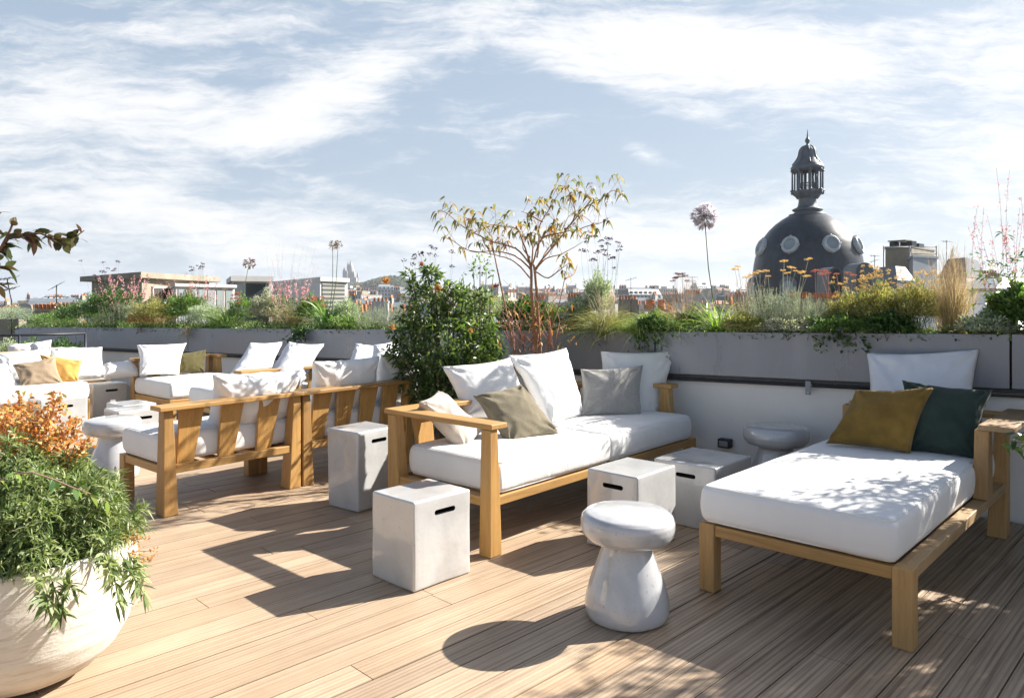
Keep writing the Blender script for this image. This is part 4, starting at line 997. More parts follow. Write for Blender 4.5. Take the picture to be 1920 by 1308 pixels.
# ------------------------------------------------------------------ the sparse little tree
def c3(x, y): return (720 + .2905 * x, 320 + .2905 * y)
def smooth(P, k=4):
    Q = []
    for i in range(len(P) - 1):
        a, b, c, d = P[max(i - 1, 0)], P[i], P[i + 1], P[min(i + 2, len(P) - 1)]
        for j in range(k):
            t = j / k; Q.append(.5 * ((2 * b) + (c - a) * t + (2 * a - 5 * b + 4 * c - d) * t * t + (3 * b - a - 3 * c + d) * t ** 3))
    return Q + [P[-1]]
def little_tree():
    Y0 = 6.1; base = floor_at(1000, 562 + 1925 / Y0)
    b = Vector((base.x, Y0, 0)); root = thing('little_tree', 'sparse multi-stemmed little tree with drooping olive and orange leaves behind the near sofa', 'tree', b)
    r = random.Random(4)
    def pts(L, dy0=0, dy1=0): 
        n = len(L); return [at(*c3(x, y), Y0 + dy0 + (dy1 - dy0) * i / (n - 1)) - b for i, (x, y) in enumerate(L)]
    segs = []
    trunks = [([(985, 1400), (985, 1210), (968, 1000), (952, 800), (950, 640), (930, 560)], .016, .010), ([(1000, 1400), (1010, 1210), (998, 1000), (986, 800), (972, 640), (960, 600)], .015, .009),
              ([(850, 1400), (845, 1200), (800, 960), (745, 700), (712, 540), (700, 470)], .010, .004), ([(1000, 1350), (1060, 1080), (1120, 900), (1165, 700), (1160, 660)], .006, .003)]
    for L, ra, rb in trunks:
        P = smooth(pts(L, 0, .0)); n = len(P); mb = MB(); mb.tube(P, [ra + (rb - ra) * i / (n - 1) for i in range(n)], 8)
        mb.build('trunk', M['bark'], root); segs += P[8:]
    br = [[(950, 640), (900, 590), (820, 540), (700, 520), (560, 520), (440, 450), (380, 430)], [(940, 600), (850, 500), (700, 460), (560, 390), (480, 340), (400, 270), (345, 262)],
          [(930, 560), (890, 440), (860, 380), (800, 360), (700, 352), (600, 330)], [(700, 470), (690, 420), (640, 370)], [(970, 640), (1080, 500), (1180, 380), (1290, 250), (1400, 180), (1480, 130), (1540, 155)],
          [(985, 560), (1000, 480), (1005, 350), (1060, 260), (1120, 160), (1170, 100)], [(960, 600), (1020, 440), (1140, 400), (1240, 380), (1380, 340), (1450, 322)], [(1180, 380), (1230, 300), (1222, 200), (1180, 112)],
          [(1290, 250), (1330, 190), (1300, 150)], [(1020, 330), (950, 290), (885, 262)], [(980, 640), (1040, 570), (1150, 535), (1290, 455)], [(975, 650), (1060, 690), (1150, 625), (1190, 600)],
          [(950, 700), (860, 600), (780, 560), (650, 530), (500, 505)], [(940, 560), (900, 500), (900, 420), (870, 350)], [(1080, 500), (1100, 420), (1110, 330)], [(850, 500), (790, 480), (740, 460), (610, 450)],
          [(950, 620), (960, 500), (940, 410), (975, 400)], [(1010, 600), (1060, 500), (1130, 430), (1190, 300), (1280, 240)],
          [(1165, 700), (1230, 660), (1250, 600)], [(700, 352), (555, 405)]]
    shoots = []
    for i, L in enumerate(br):
        dy = r.uniform(-.5, .5); P = pts(L, 0, dy); n = len(P)
        Q = []
        Q = [q_ + Vector([r.uniform(-1, 1) * .003 for _ in range(3)]) for q_ in smooth(P)]; m = len(Q); mb = MB(); mb.tube(Q, [.0060 * (1 - k / m) + .0014 for k in range(m)], 6)
        for k in range(max(2, m // 4)):      # fine side shoots with a few small leaves
            s0 = Q[r.randrange(m // 3, m)]; e0 = s0 + Vector((r.uniform(-.11, .11), r.uniform(-.1, .1), r.uniform(.05, .20)))
            mb.tube([s0, s0.lerp(e0, .5) + Vector((r.uniform(-.015, .015), 0, 0)), e0], [.0016, .0013, .0008], 4); shoots.append(e0)
            if r.random() < .5: e1 = s0.lerp(e0, .5) + Vector((r.uniform(-.07, .07), r.uniform(-.05, .05), r.uniform(.02, .09))); mb.tube([s0.lerp(e0, .5), e1], [.0012, .0007], 4); shoots.append(e1)
        mb.build('branch', M['bark'] if i % 3 else M['stem_red'], root); segs += Q
    cl = [(345, 262), (430, 265), (480, 320), (515, 315), (553, 318), (600, 318), (620, 355), (650, 350), (700, 355), (738, 358), (790, 355), (838, 370), (868, 350), (960, 262), (1000, 180), (1040, 190), (1090, 185), (1108, 110), (1140, 100), (1190, 105), (1160, 170), (1222, 150), (1280, 150), (1320, 165), (1355, 190), (1440, 155), (1510, 130), (1540, 150), (1230, 280), (1282, 240), (990, 360), (1080, 360), (1110, 330), (1130, 380), (1240, 360), (1320, 400), (1350, 345), (1450, 325), (1180, 370), (940, 410), (990, 405), (1050, 410), (1100, 410), (1130, 425), (610, 465), (670, 480), (740, 480), (790, 480), (905, 420), (970, 460), (555, 410), (500, 500), (400, 430), (680, 420), (1190, 600), (1155, 655), (1260, 395), (1165, 410), (820, 390), (870, 400), (640, 345), (1250, 290), (1380, 375), (930, 440)]
    nb = NB(); Pp = []; Dd = []
    for (x, y) in cl:
        q = at(*c3(x, y), Y0 + r.uniform(-.25, .25)) - b
        near = min(segs, key=lambda s: (s - q).length); tw = MB(); tw.tube([near, near.lerp(q, .5) + Vector((0, 0, .012)), q], [.002, .0016, .001], 4); tw.build('twig', M['bark'], root)
        for k in range(r.choice([5, 6, 7])):
            Pp.append(npv(q) + rg.normal(size=3) * .012); Dd.append([r.uniform(-1, 1), r.uniform(-1, 1), r.uniform(-.1, .5)])
    for e0 in shoots:
        for k in range(r.choice([1, 2, 3])): Pp.append(npv(e0) + rg.normal(size=3) * .006); Dd.append([r.uniform(-1, 1), r.uniform(-1, 1), r.uniform(0, .5)])
    n = len(Pp); leaves(nb, np.array(Pp), np.array(Dd), rg.uniform(.035, .078, n), .019, 1.3, .6, 0, 4)
    nb.build('foliage', LM['treeleaf'], root)
    # red young shoots round the foot
    mb = MB()
    for k in range(44):
        x0, x1 = r.uniform(780, 1120), r.uniform(640, 1240); y0 = r.uniform(1080, 1250); y1 = r.uniform(700, 1050)
        a = at(*c3(x0, y0), Y0 + r.uniform(-.2, .2)) - b; c = at(*c3(x1, y1), Y0 + r.uniform(-.3, .3)) - b
        m = a.lerp(c, .5) + Vector((r.uniform(-.1, .1), 0, r.uniform(-.05, .1))); mb.tube([a, a.lerp(m, .6), m, m.lerp(c, .5), c], [.003, .0028, .0024, .002, .0012], 5)
    mb.build('shoots', M['stem_red'], root)
    nb = NB(); k = 70; P = np.array([npv(at(*c3(r.uniform(640, 1240), r.uniform(720, 1150)), Y0 + r.uniform(-.3, .3)) - b) for _ in range(k)])
    leaves(nb, P, rdir(k), .04, .014, .8, .4, 0, 3); nb.build('low_leaves', LM['orange'], root)
little_tree()

# ------------------------------------------------------------------ potted plant in the left foreground
def pot():
    px_, py_ = -1.835, 2.74
    root = thing('plant_pot', 'big round rough white planter bowl in the left foreground', 'pot', (px_, py_, 0))
    prof = [(0, 0), (.13, 0), (.19, .010), (.26, .045), (.322, .105), (.362, .175), (.380, .26), (.389, .34), (.389, .42), (.384, .478), (.379, .490), (.366, .492), (.358, .485), (.354, .44), (.354, .40)]
    P2 = []
    for i in range(len(prof) - 1):
        for k in range(4): P2.append(tuple(prof[i][j] * (1 - k / 4) + prof[i + 1][j] * k / 4 for j in (0, 1)))
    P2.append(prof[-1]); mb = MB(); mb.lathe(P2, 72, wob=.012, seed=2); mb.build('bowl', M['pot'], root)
    mb = MB(); mb.lathe([(.367, .43), (.2, .445), (0, .45)], 40, wob=.0); mb.build('soil', M['soil'], root)
    b = Vector((px_, py_, .44))
    r1 = thing('potted_shrub', 'feathery green shrub overflowing the white planter bowl', 'shrub', b)
    n = 2600; nb = NB()
    d = rdir(n); d[:, 2] = np.abs(d[:, 2]) * 1.1 - .06; d = unit(d)
    rr = .55 + .45 * rg.random(n) ** .5
    lump = 1 + .16 * np.sin(d[:, 0] * 8 + 2) * np.cos(d[:, 1] * 7) + .1 * np.sin(d[:, 2] * 14)
    P = d * (rr * lump)[:, None] * A3([.39, .39, .335]) + A3([.0, 0, .04])
    for k in range(9):      # whorls of narrow leaves
        D = unit(d + A3([0, 0, .45])) * .7 + rdir(n) * .9
        leaves(nb, P, D, .046 * rg.uniform(.4, 1.45, n), .0068, .3, .3, 0, 2)
    nb.build('foliage', LM['pot'], r1)
    nb = NB(); k = 120; T = P[:k] * .95; stems(nb, rg.normal(size=(k, 3)) * A3([.12, .12, 0]), T, .0025, .1); nb.build('stem', M['stem_green'], r1)
    # hanging sprays over the rim
    nb = NB(); nl = NB()
    for (x0, x1, y1, dY) in ((95, 118, 1150, -.36), (75, 90, 1130, -.37), (118, 130, 1105, -.33), (225, 268, 1110, -.2), (210, 225, 1125, -.24), (240, 258, 1085, -.15), (190, 205, 1070, -.3)):
        a = at(x0, 1080 if x0 < 150 else 1035, py_ + dY + .03) - b; c = at(x1, y1, py_ + dY - .09) - b
        line = stems(nb, npv(a)[None], npv(c)[None], .0025, .1, 8)[0]
        m = 46; i = rg.integers(1, 9, m); Q = line[i] + rg.normal(size=(m, 3)) * .004
        leaves(nl, Q, unit(rdir(m) + unit(npv(c - a)[None]) * .9), .062, .0095, .25, .3, 0, 3)
    nb.build('hanging_stem', M['stem_green'], r1); nl.build('hanging_leaves', LM['pot'], r1)
    # orange leaved shrub at the back left of the bowl
    b2 = Vector((px_ - .12, py_ + .16, .44)); r2 = thing('orange_shrub', 'orange leaved shrub rising behind the green one in the white bowl', 'shrub', b2)
    tips = [(8, 765), (38, 748), (55, 752), (78, 770), (100, 745), (108, 742), (92, 762), (118, 768), (98, 780), (20, 790), (60, 800), (140, 792), (133, 800), (112, 808), (100, 822), (146, 790), (168, 830), (160, 832), (70, 830), (35, 825), (10, 840), (5, 800), (50, 780), (85, 800), (120, 840), (28, 770), (-20, 780), (-50, 790), (66, 772), (0, 782), (44, 812)]
    T = np.array([npv(at(x, y, py_ + .18 + RN.uniform(-.15, .15)) - b2) for x, y in tips]); n = len(T)
    B = rg.normal(size=(n, 3)) * .04; B[:, 2] = .1; nb = NB(); line = stems(nb, B, T, .0022, .1, 10); nb.build('stem', M['stem_red'], r2)
    nb = NB(); m = 105; i = np.repeat(np.arange(n), m); j = rg.integers(5, 11, n * m); Q = line[i, j] + rg.normal(size=(n * m, 3)) * .013
    leaves(nb, Q, rdir(n * m) + A3([0, 0, .5]), .026 * rg.uniform(.5, 1.3, n * m), .0115, .1, .35, 0, 3); nb.build('foliage', LM['orange'], r2)
    # russet spray at the right of the rim
    b3 = Vector((px_ + .30, py_ + .05, .46)); r3 = thing('russet_spray', 'small russet and green spray at the right rim of the white bowl', 'plant', b3)
    T = np.array([npv(at(x, y, py_ + .05 + RN.uniform(-.08, .08)) - b3) for x, y in [(262, 1000), (275, 1008), (290, 1032), (284, 1050), (268, 1055), (258, 1040), (250, 1010), (272, 1090), (280, 1045), (246, 995)]]); n = len(T)
    nb = NB(); line = stems(nb, np.zeros((n, 3)) - A3([.1, 0, 0]), T, .0016, .15, 10); nb.build('stem', M['stem_brown'], r3)
    nb = NB(); m = 40; i = np.repeat(np.arange(n), m); j = rg.integers(5, 11, n * m); Q = line[i, j] + rg.normal(size=(n * m, 3)) * .009
    leaves(nb, Q, rdir(n * m), .014, .008, .1, .3, 0, 2); nb.build('foliage', [LM['orange']], r3)
    # one arching pale twig
    r4 = thing('arching_twig', 'single arching twig with drooping round leaves in the white bowl', 'twig', Vector((px_ - .25, py_ - .05, .46)))
    W_ = [at(x, y, 2.28) - r4.location for x, y in ((-30, 960), (0, 900), (25, 888), (60, 885), (100, 898), (140, 915), (170, 925), (200, 940))]
    mb = MB(); mb.tube([(0, 0, 0)] + W_, [.004, .0035, .003, .003, .0026, .0024, .002, .0016, .001], 6); mb.build('stem', M['stem_pink'], r4)
    nb = NB(); Q = np.array([npv(p) for p in W_[1:]]).repeat(3, 0); leaves(nb, Q, rdir(len(Q)) + A3([0, 0, -.6]), .034, .017, .5, .3, 0, 4); nb.build('foliage', LM['mid'], r4)
pot()
# the branch reaching in from the left
def left_tree():
    b = Vector((-2.75, 2.75, 0)); Y = 2.75
    root = thing('branching_tree', 'plum and green leaved branches reaching in from the left edge', 'tree', b)
    mb = MB(); mb.tube([(0, 0, 0), (.03, 0, .6), (.0, .03, 1.1), (.05, 0, 1.5)], [.03, .026, .02, .012], 8); mb.build('trunk', M['bark_grey'], root)
    nb = NB(); n_ = 0
    for L in ([(-60, 640), (-30, 520), (0, 470), (20, 440), (42, 440), (75, 437), (100, 448), (125, 448), (140, 445), (158, 432)], [(0, 470), (10, 450), (20, 430), (27, 408)], [(-60, 560), (-30, 500), (5, 500), (20, 505)], [(-60, 600), (-20, 540), (0, 532), (14, 540)], [(-60, 520), (-30, 440), (-10, 400), (-20, 340)], [(42, 440), (60, 445), (64, 452)], [(90, 444), (110, 455), (122, 462)]):
        P = [at(x, y, Y) - b for x, y in L]; m = len(P); st = MB(); st.tube(P, [.006 * (1 - k / m) + .0012 for k in range(m)], 6); st.build('branch', M['stem_brown'], root)
        Q = []
        for k in range(1, m):
            for t in (0, .33, .66): Q.append(npv(P[k - 1].lerp(P[k], t)))
        Q = np.array(Q).repeat(2, 0); k = rg.random(len(Q)) < .62; Q = Q[k]
        leaves(nb, Q, rdir(len(Q)) * A3([1, .7, .8]) + A3([.55, 0, -.05]), rg.uniform(.035, .065, len(Q)), .022, .15, .4, 0, 4)
    nb.build('foliage', LM['plum'], root)
left_tree()
# shrubs that stand in the planter just right of the picture and throw the dappled shade
def shade_tree(label, t, back, h, r, n, seed, lo=.2, L=.075, name='olive_tree', sy=1):
    p = WE + WD * t + WN * back; b = Vector((p.x, p.y, wz(t) - .05)); rr = random.Random(seed)
    root = thing(name, label, 'tree', b, 0)
    mb = MB(); tips = []
    for k in range(3):
        a = rr.uniform(0, 6.28); mb.tube([(0, 0, 0), (math.cos(a) * .08, math.sin(a) * .08, h * .3), (math.cos(a) * r * .3, math.sin(a) * r * .3, h * .6)], [.022, .016, .009], 7)
    mb.build('trunk', M['bark_grey'], root); mb = MB(); nb = NB()
    for k in range(int(n / 55)):
        d = Vector((rr.gauss(0, 1), rr.gauss(0, 1), rr.gauss(0, 1))).normalized(); c = Vector((d.x * r * rr.random() ** .4, d.y * r * rr.random() ** .4, h * (lo + (1 - lo) * (.5 + .5 * d.z * rr.random() ** .3))))
        s = Vector((c.x * .3, c.y * .3, c.z * .6)); mb.tube([s, s.lerp(c, .6) + Vector((0, 0, .03)), c], [.006, .004, .0015], 5)
        m = 55; q = npv(s) + (npv(c) - npv(s)) * rg.random((m, 1)) ** .5 + rg.normal(size=(m, 3)) * .045
        leaves(nb, q, rdir(m) + npv(d) * .9 + A3([0, 0, .2]), L * rg.uniform(.6, 1.2, m), L * .24, .2, .3, 0, 3)
    mb.build('branch', M['bark_grey'], root); nb.build('crown', LM['bush'], root)

def shade_tree_at(label, X, Y, z0, h, r, n, seed, lo, L=.08, name='potted_tree'):
    global WE_, _o
    shade_tree(label, 0, 0, h, r, n, seed, lo, L, name)
    root = [o for o in C.objects if o.parent is None and o.get('label') == label][0]; root.location = (X, Y, z0)
    return root
shade_tree('leafy olive tree in the planter just beyond the right edge', -1.15, .3, 1.65, .55, 3600, 1)
shade_tree('second leafy olive tree further beyond the right edge', -2.3, .3, 1.7, .6, 3600, 2)
shade_tree('third leafy olive tree far beyond the right edge', -3.4, .3, 1.6, .6, 3600, 3)
r_ = shade_tree_at('leafy potted tree beside the daybed arm just outside the right edge', 3.80, 3.85, .36, 2.6, .85, 5200, 5, .38, .085)
mb = MB(); mb.lathe([(0, -.36), (.15, -.36), (.17, -.34), (.20, 0), (.21, .02), (.19, .02), (.18, -.04), (0, -.04)], 40); mb.build('pot', M['metal'], r_)
r2_ = shade_tree_at('second potted tree further right of the daybed', 4.3, 2.7, .36, 2.1, .75, 3600, 6, .2, .085)
mb = MB(); mb.lathe([(0, -.36), (.15, -.36), (.17, -.34), (.20, 0), (.21, .02), (.19, .02), (.18, -.04), (0, -.04)], 40); mb.build('pot', M['metal'], r2_)
# low twig that reaches into the picture beside the daybed
b_ = Vector((3.80, 3.85, .36)); mb = MB(); P_ = [b_ + Vector((0, 0, .8)), at(1985, 850, 3.8), at(1940, 832, 3.75), at(1902, 828, 3.72)]
mb.tube([p - b_ for p in P_], [.008, .006, .004, .0015], 6); mb.build('low_branch', M['bark_grey'], r_)
nb = NB(); Q = np.array([npv(P_[1].lerp(P_[3], t) - b_) for t in np.linspace(0, 1, 14)]).repeat(3, 0) + rg.normal(size=(42, 3)) * .02
leaves(nb, Q, rdir(42) + A3([-.3, 0, .1]), .07, .026, .2, .3, 0, 3); nb.build('low_leaves', LM['bush'], r_)

# ------------------------------------------------------------------ the city
M['slate'] = None
def slate():
    m, nt, b = newmat('slate scales'); v = texco(nt)
    # scales laid in rings: height for rows, angle for columns
    s = nt.nodes.new('ShaderNodeSeparateXYZ'); nt.links.new(v, s.inputs[0])
    an = math_n(nt, 'ARCTAN2', s.outputs['Y'], s.outputs['X']); cx = nt.nodes.new('ShaderNodeCombineXYZ')
    nt.links.new(math_n(nt, 'MULTIPLY', an, 9.0), cx.inputs[0]); nt.links.new(s.outputs['Z'], cx.inputs[1])
    br = nt.nodes.new('ShaderNodeTexBrick'); nt.links.new(cx.outputs[0], br.inputs['Vector'])
    br.inputs['Scale'].default_value = 2.6; br.inputs['Mortar Size'].default_value = .035; br.inputs['Brick Width'].default_value = .6; br.inputs['Row Height'].default_value = .42
    br.inputs['Color1'].default_value = (.013, .022, .034, 1); br.inputs['Color2'].default_value = (.024, .034, .048, 1); br.inputs['Mortar'].default_value = (.02, .022, .026, 1)
    streak = ramp(nt, noisen(nt, texco(nt, (1, 1, .12)), 1.6, 5, .6), [(.35, (.75,) * 3), (.7, (1.5,) * 3)]).outputs['Color']
    c = mix(nt, 1, br.outputs['Color'], streak, 'MULTIPLY')
    nt.links.new(c, b.inputs['Base Color']); b.inputs['Roughness'].default_value = .36; b.inputs['Specular IOR Level'].default_value = .35
    bump(nt, b, br.outputs['Fac'], -.5, .03); return m
M['slate'] = slate()
M['lead'] = plain('weathered lead', (.12, .14, .155), (.07, .083, .095), .9, .5, .25, .3, 6, bdist=.03)
M['lead_light'] = plain('pale lead trim', (.50, .53, .54), (.36, .385, .39), 1.2, .5, .2)
M['zinc'] = plain('zinc roof', (.24, .27, .30), (.17, .195, .22), .15, .45, .3)
M['zinc_pale'] = plain('pale zinc roof', (.42, .44, .46), (.32, .34, .36), .2, .5, .1)
M['zinc_dark'] = plain('dark slate roof', (.12, .135, .15), (.08, .09, .10), .2, .5)
M['terracotta'] = plain('terracotta', (.50, .20, .07), (.36, .13, .05), 2, .85)
M['tile'] = plain('old roof tiles', (.30, .21, .16), (.22, .16, .13), .3, .9)
M['conc'] = plain('stained concrete', (.33, .29, .225), (.20, .175, .13), .8, .9)
M['conc_white'] = plain('white painted concrete', (.52, .51, .49), (.38, .375, .36), .8, .8)
M['glass_dark'] = plain('dark window glass', (.06, .075, .08), (.04, .05, .055), 1, .12, 0, spec=.8)
M['glass_pale'] = plain('frosted glazing', (.30, .34, .35), (.20, .24, .25), .6, .25, spec=.6)
M['louvre'] = None
def louv():
    m, nt, b = newmat('grey louvres'); v = texco(nt); s = nt.nodes.new('ShaderNodeSeparateXYZ'); nt.links.new(v, s.inputs[0])
    w = math_n(nt, 'SINE', math_n(nt, 'MULTIPLY', s.outputs['Z'], 62.0)); c = ramp(nt, w, [(.0, (.05, .055, .05)), (.6, (.25, .25, .22))]).outputs['Color']
    nt.links.new(c, b.inputs['Base Color']); b.inputs['Roughness'].default_value = .6; return m
M['louvre'] = louv()
def facade(name, c, cw=(.08, .09, .10), bw=1.5, bh=3.0):
    m, nt, b = newmat(name); v = texco(nt); s = nt.nodes.new('ShaderNodeSeparateXYZ'); nt.links.new(v, s.inputs[0])
    x = math_n(nt, 'ADD', s.outputs['X'], s.outputs['Y'])
    fx = math_n(nt, 'FRACT', math_n(nt, 'DIVIDE', x, 2.3)); fz = math_n(nt, 'FRACT', math_n(nt, 'DIVIDE', s.outputs['Z'], 3.1))
    win = math_n(nt, 'MULTIPLY', math_n(nt, 'MULTIPLY', math_n(nt, 'GREATER_THAN', fx, .3), math_n(nt, 'LESS_THAN', fx, .72)), math_n(nt, 'MULTIPLY', math_n(nt, 'GREATER_THAN', fz, .22), math_n(nt, 'LESS_THAN', fz, .8)))
    n = ramp(nt, noisen(nt, v, .5, 4, .6), [(.3, tuple(k * .82 for k in c)), (.7, c)]).outputs['Color']
    nt.links.new(mix(nt, win, n, cw), b.inputs['Base Color']); b.inputs['Roughness'].default_value = .8; return m
M['fac_cream'] = facade('cream facade', (.46, .43, .37)); M['fac_white'] = facade('white facade', (.55, .545, .53)); M['fac_grey'] = facade('grey facade', (.42, .42, .41)); M['fac_ochre'] = facade('ochre facade', (.50, .40, .28))
LM['hillgreen'] = leafmat('hill foliage', [(.03, .05, .025), (.05, .08, .035), (.08, .11, .05)], .2, .8)

def gz(X, Y):
    k = max(0.0, min(1.0, (Y - 150) / 800)); s = X / max(Y, 1)
    side = 4 + 18 * max(0.0, min(1.0, (s + .55) / .35))
    hill = 34 * math.exp(-(((s + .175) / .075) ** 2)) * max(0.0, min(1, (Y - 900) / 500))
    hill2 = 12 * math.exp(-(((s - .62) / .12) ** 2)) * k
    return -21 + side * k * k * (3 - 2 * k) + hill + hill2
def terrain():
    mb = MB(); ys = [-60, 0, 40, 90, 150, 220, 300, 400, 500, 620, 750, 900, 1050, 1200, 1350, 1500, 1700, 2200, 3500, 6000]; xs = [i / 12 for i in range(-16, 17)]
    vs = []; 
    for Y in ys:
        for s in xs: X = s * (abs(Y) + 150); vs.append((X, Y, gz(X, Y)))
    n = len(xs); fs = [(j * n + i, j * n + i + 1, (j + 1) * n + i + 1, (j + 1) * n + i) for j in range(len(ys) - 1) for i in range(n - 1)]
    mb.add(vs, fs, 0, True); tag(mb.build('ground', M['asphalt']), kind='structure')
terrain()
# the building that carries the terrace
mb = MB(); w0 = WE + WD * -5.2 + WN * .66; w1 = WE + WD * 14.2 + WN * .66
mb.prism([(-20, -14), (w0.x, -14), (w0.x, w0.y), (w1.x, w1.y), (-20, w1.y)], -21, -.16, 0)
tag(mb.build('terrace_building', M['fac_cream']), 'cream building below the roof terrace', 'building')

# --- slate dome with lantern
def dome():
    Y = 90.0; cx = (1514 - 960) * Y / F; K = Y / F
    Z = lambda y: HC + (HZ - y) * K
    root = thing('domed_building', 'corner building crowned by a dark slate dome with round windows and an open lantern', 'building', (cx, Y, 0), rad(-21.9))
    prof = [(98, 600), (98, 560), (98.5, 535), (98, 512), (96.5, 498), (94, 484), (90, 470), (84.5, 456), (77.5, 443), (68.5, 431), (57.5, 420), (46, 411.5), (37, 406), (31, 403)]
    P = []
    for i in range(len(prof) - 1):
        for t in (0, .34, .67): P.append((prof[i][0] * (1 - t) + prof[i + 1][0] * t, prof[i][1] * (1 - t) + prof[i + 1][1] * t))
    P.append(prof[-1])
    mb = MB(); mb.lathe([(r * K, Z(y)) for r, y in P], 96); mb.build('roof', M['slate'], root)
    mb = MB(); mb.lathe([(r * K, Z(y)) for r, y in [(106, 660), (106, 604), (110, 602), (110, 596), (104, 594), (101, 592)]], 64); mb.build('drum', M['conc'], root)
    mb = MB(); mb.prism([(-11, -9), (11, -9), (11, 13), (-11, 13)], -21, Z(655)); mb.build('wall', M['fac_cream'], root)
    # mouldings under the lantern
    mb = MB(); mb.lathe([(r * K, Z(y)) for r, y in [(30, 405.5), (33, 404), (33, 402), (28, 401), (24, 399), (22, 397), (25, 396), (27, 394.5), (27, 392.5), (24, 391), (19, 389), (17, 386), (16, 380), (15.5, 375), (16.5, 372), (19, 370), (22, 368), (25, 364), (27, 361), (27, 359), (24, 358), (0, 357)]], 48)
    lan = mb.build('lantern', M['lead'], root)
    mb = MB(); mb.lathe([(r * K, Z(y)) for r, y in [(20, 322), (27, 320), (29, 318), (30, 314), (27.5, 312), (27, 309.5), (25, 307.5), (21.5, 303), (18, 297), (16, 291), (15, 285), (13.5, 280.5), (10.5, 276.5), (6, 273.5), (2.6, 272), (2.2, 269), (3.4, 267.6), (4.4, 265), (4.4, 262.5), (3.2, 260), (2.0, 258.5), (1.4, 256), (.9, 250), (.3, 243)]], 48)
    cap = mb.build('lantern_roof', M['lead'], root)
    for k in range(8):      # ribs of the bell-shaped cap
        a = 2 * math.pi * k / 8 + .2; mb = MB()
        mb.tube([(math.cos(a) * r * K, math.sin(a) * r * K, Z(y)) for r, y in [(27.5, 309), (25.5, 306.5), (22, 302), (18.4, 296.5), (16.4, 290.5), (15.4, 284.5), (13.8, 280), (10.8, 276), (6, 273)]], .055, 6); mb.build('rib', M['lead'], cap)
    for k in range(8):
        a = 2 * math.pi * k / 8 + .2; c, s = math.cos(a), math.sin(a)
        mb = MB()       # inner pier
        mb.tube([(c * 17.5 * K, s * 17.5 * K, Z(358)), (c * 17.5 * K, s * 17.5 * K, Z(320))], .17, 4); mb.build('pier', M['lead'], root)
        mb = MB(); R1 = 27.0 * K
        mb.lathe([(.0, -.42), (.14, -.38), (.20, -.22), (.15, -.08), (.26, 0), (.26, .12), (.13, .2), (.115, .3), (.10, 2.3), (.12, 2.36), (.24, 2.45), (.24, 2.56), (.12, 2.62), (.14, 2.75), (.22, 2.88), (.16, 3.02), (0, 3.06)], 14, (c * R1, s * R1, Z(359)))
        mb.build('column', M['lead'], root)
        mb = MB(); mb.tube([(c * R1, s * R1, Z(318)), (c * 24 * K, s * 24 * K, Z(313)), (c * 20 * K, s * 20 * K, Z(316))], .09, 6); mb.tube([(c * R1, s * R1, Z(361)), (c * 22 * K, s * 22 * K, Z(366)), (c * 17 * K, s * 17 * K, Z(373))], .1, 6); mb.build('bracket', M['lead'], root)
    mb = MB(); mb.lathe([(17 * K, Z(346)), (17.6 * K, Z(345.4)), (17.6 * K, Z(344.6)), (17 * K, Z(344))], 32)
    for k in range(32):
        a = 2 * math.pi * k / 32; mb.tube([(math.cos(a) * 17.3 * K, math.sin(a) * 17.3 * K, Z(358)), (math.cos(a) * 17.3 * K, math.sin(a) * 17.3 * K, Z(345))], .03, 4)
    mb.build('railing', M['lead'], root)
    # round windows
    for k in range(8):
        az = rad(-19 + 45 * k); ry = 464; R1 = 89.5 * K; tilt = rad(20)
        o = Vector((math.sin(az), -math.cos(az), 0)); n = (o * math.cos(tilt) + Vector((0, 0, 1)) * math.sin(tilt)).normalized()
        c = o * (R1 - .12) + Vector((0, 0, Z(ry)))
        q = n.to_track_quat('Z', 'Y').to_matrix().to_4x4(); q.translation = c
        mb = MB(); prof = [(.66, -.35), (.66, .30), (.72, .40), (.82, .44), (.90, .34), (.96, .28), (1.0, .16), (1.0, -.5)]
        mb.lathe(prof, 36, sy=1.08); 
        for an in (math.pi / 2, -math.pi / 2, 0, math.pi): mb.lathe([(0, .40), (.08, .37), (.12, .28), (.12, -.1)], 10, (math.cos(an) * .97, math.sin(an) * 1.05, 0))
        mb.v = [tuple(q @ Vector(p)) for p in mb.v]; fr = mb.build('window', M['lead_light'], root)
        mb = MB(); mb.lathe([(.68, .20), (0, .22)], 24, sy=1.08); mb.v = [tuple(q @ Vector(p)) for p in mb.v]; mb.build('pane', M['glass_pale'], fr)
    for k in range(8):      # tall round-headed dormers round the foot
        az = rad(-17 + 45 * k); o = Vector((math.sin(az), -math.cos(az), 0)); sdv = Vector((math.cos(az), math.sin(az), 0)); base = o * (101 * K) + Vector((0, 0, Z(575)))
        def outline(w, h, out): 
            pts = [(-w, 0), (w, 0)] + [(w * math.cos(t), h + w * math.sin(t)) for t in [math.pi * i / 10 for i in range(11)]]
            return [tuple(base + o * out + sdv * x + Vector((0, 0, z))) for x, z in pts]
        mb = MB(); A, B_ = outline(1.0, 2.6, .55), outline(1.0, 2.6, -1.2); n = len(A)
        mb.add(A + B_, [tuple(range(n))] + [(i, n + i, n + (i + 1) % n, (i + 1) % n) for i in range(n)]); d_ = mb.build('dormer', M['lead'], root)
        mb = MB(); A, B_ = outline(.66, 2.4, .60), outline(.66, 2.4, .52); mb.add(A + B_, [tuple(range(n))] + [(i, n + i, n + (i + 1) % n, (i + 1) % n) for i in range(n)]); mb.build('pane', M['glass_pale'], d_)
dome()

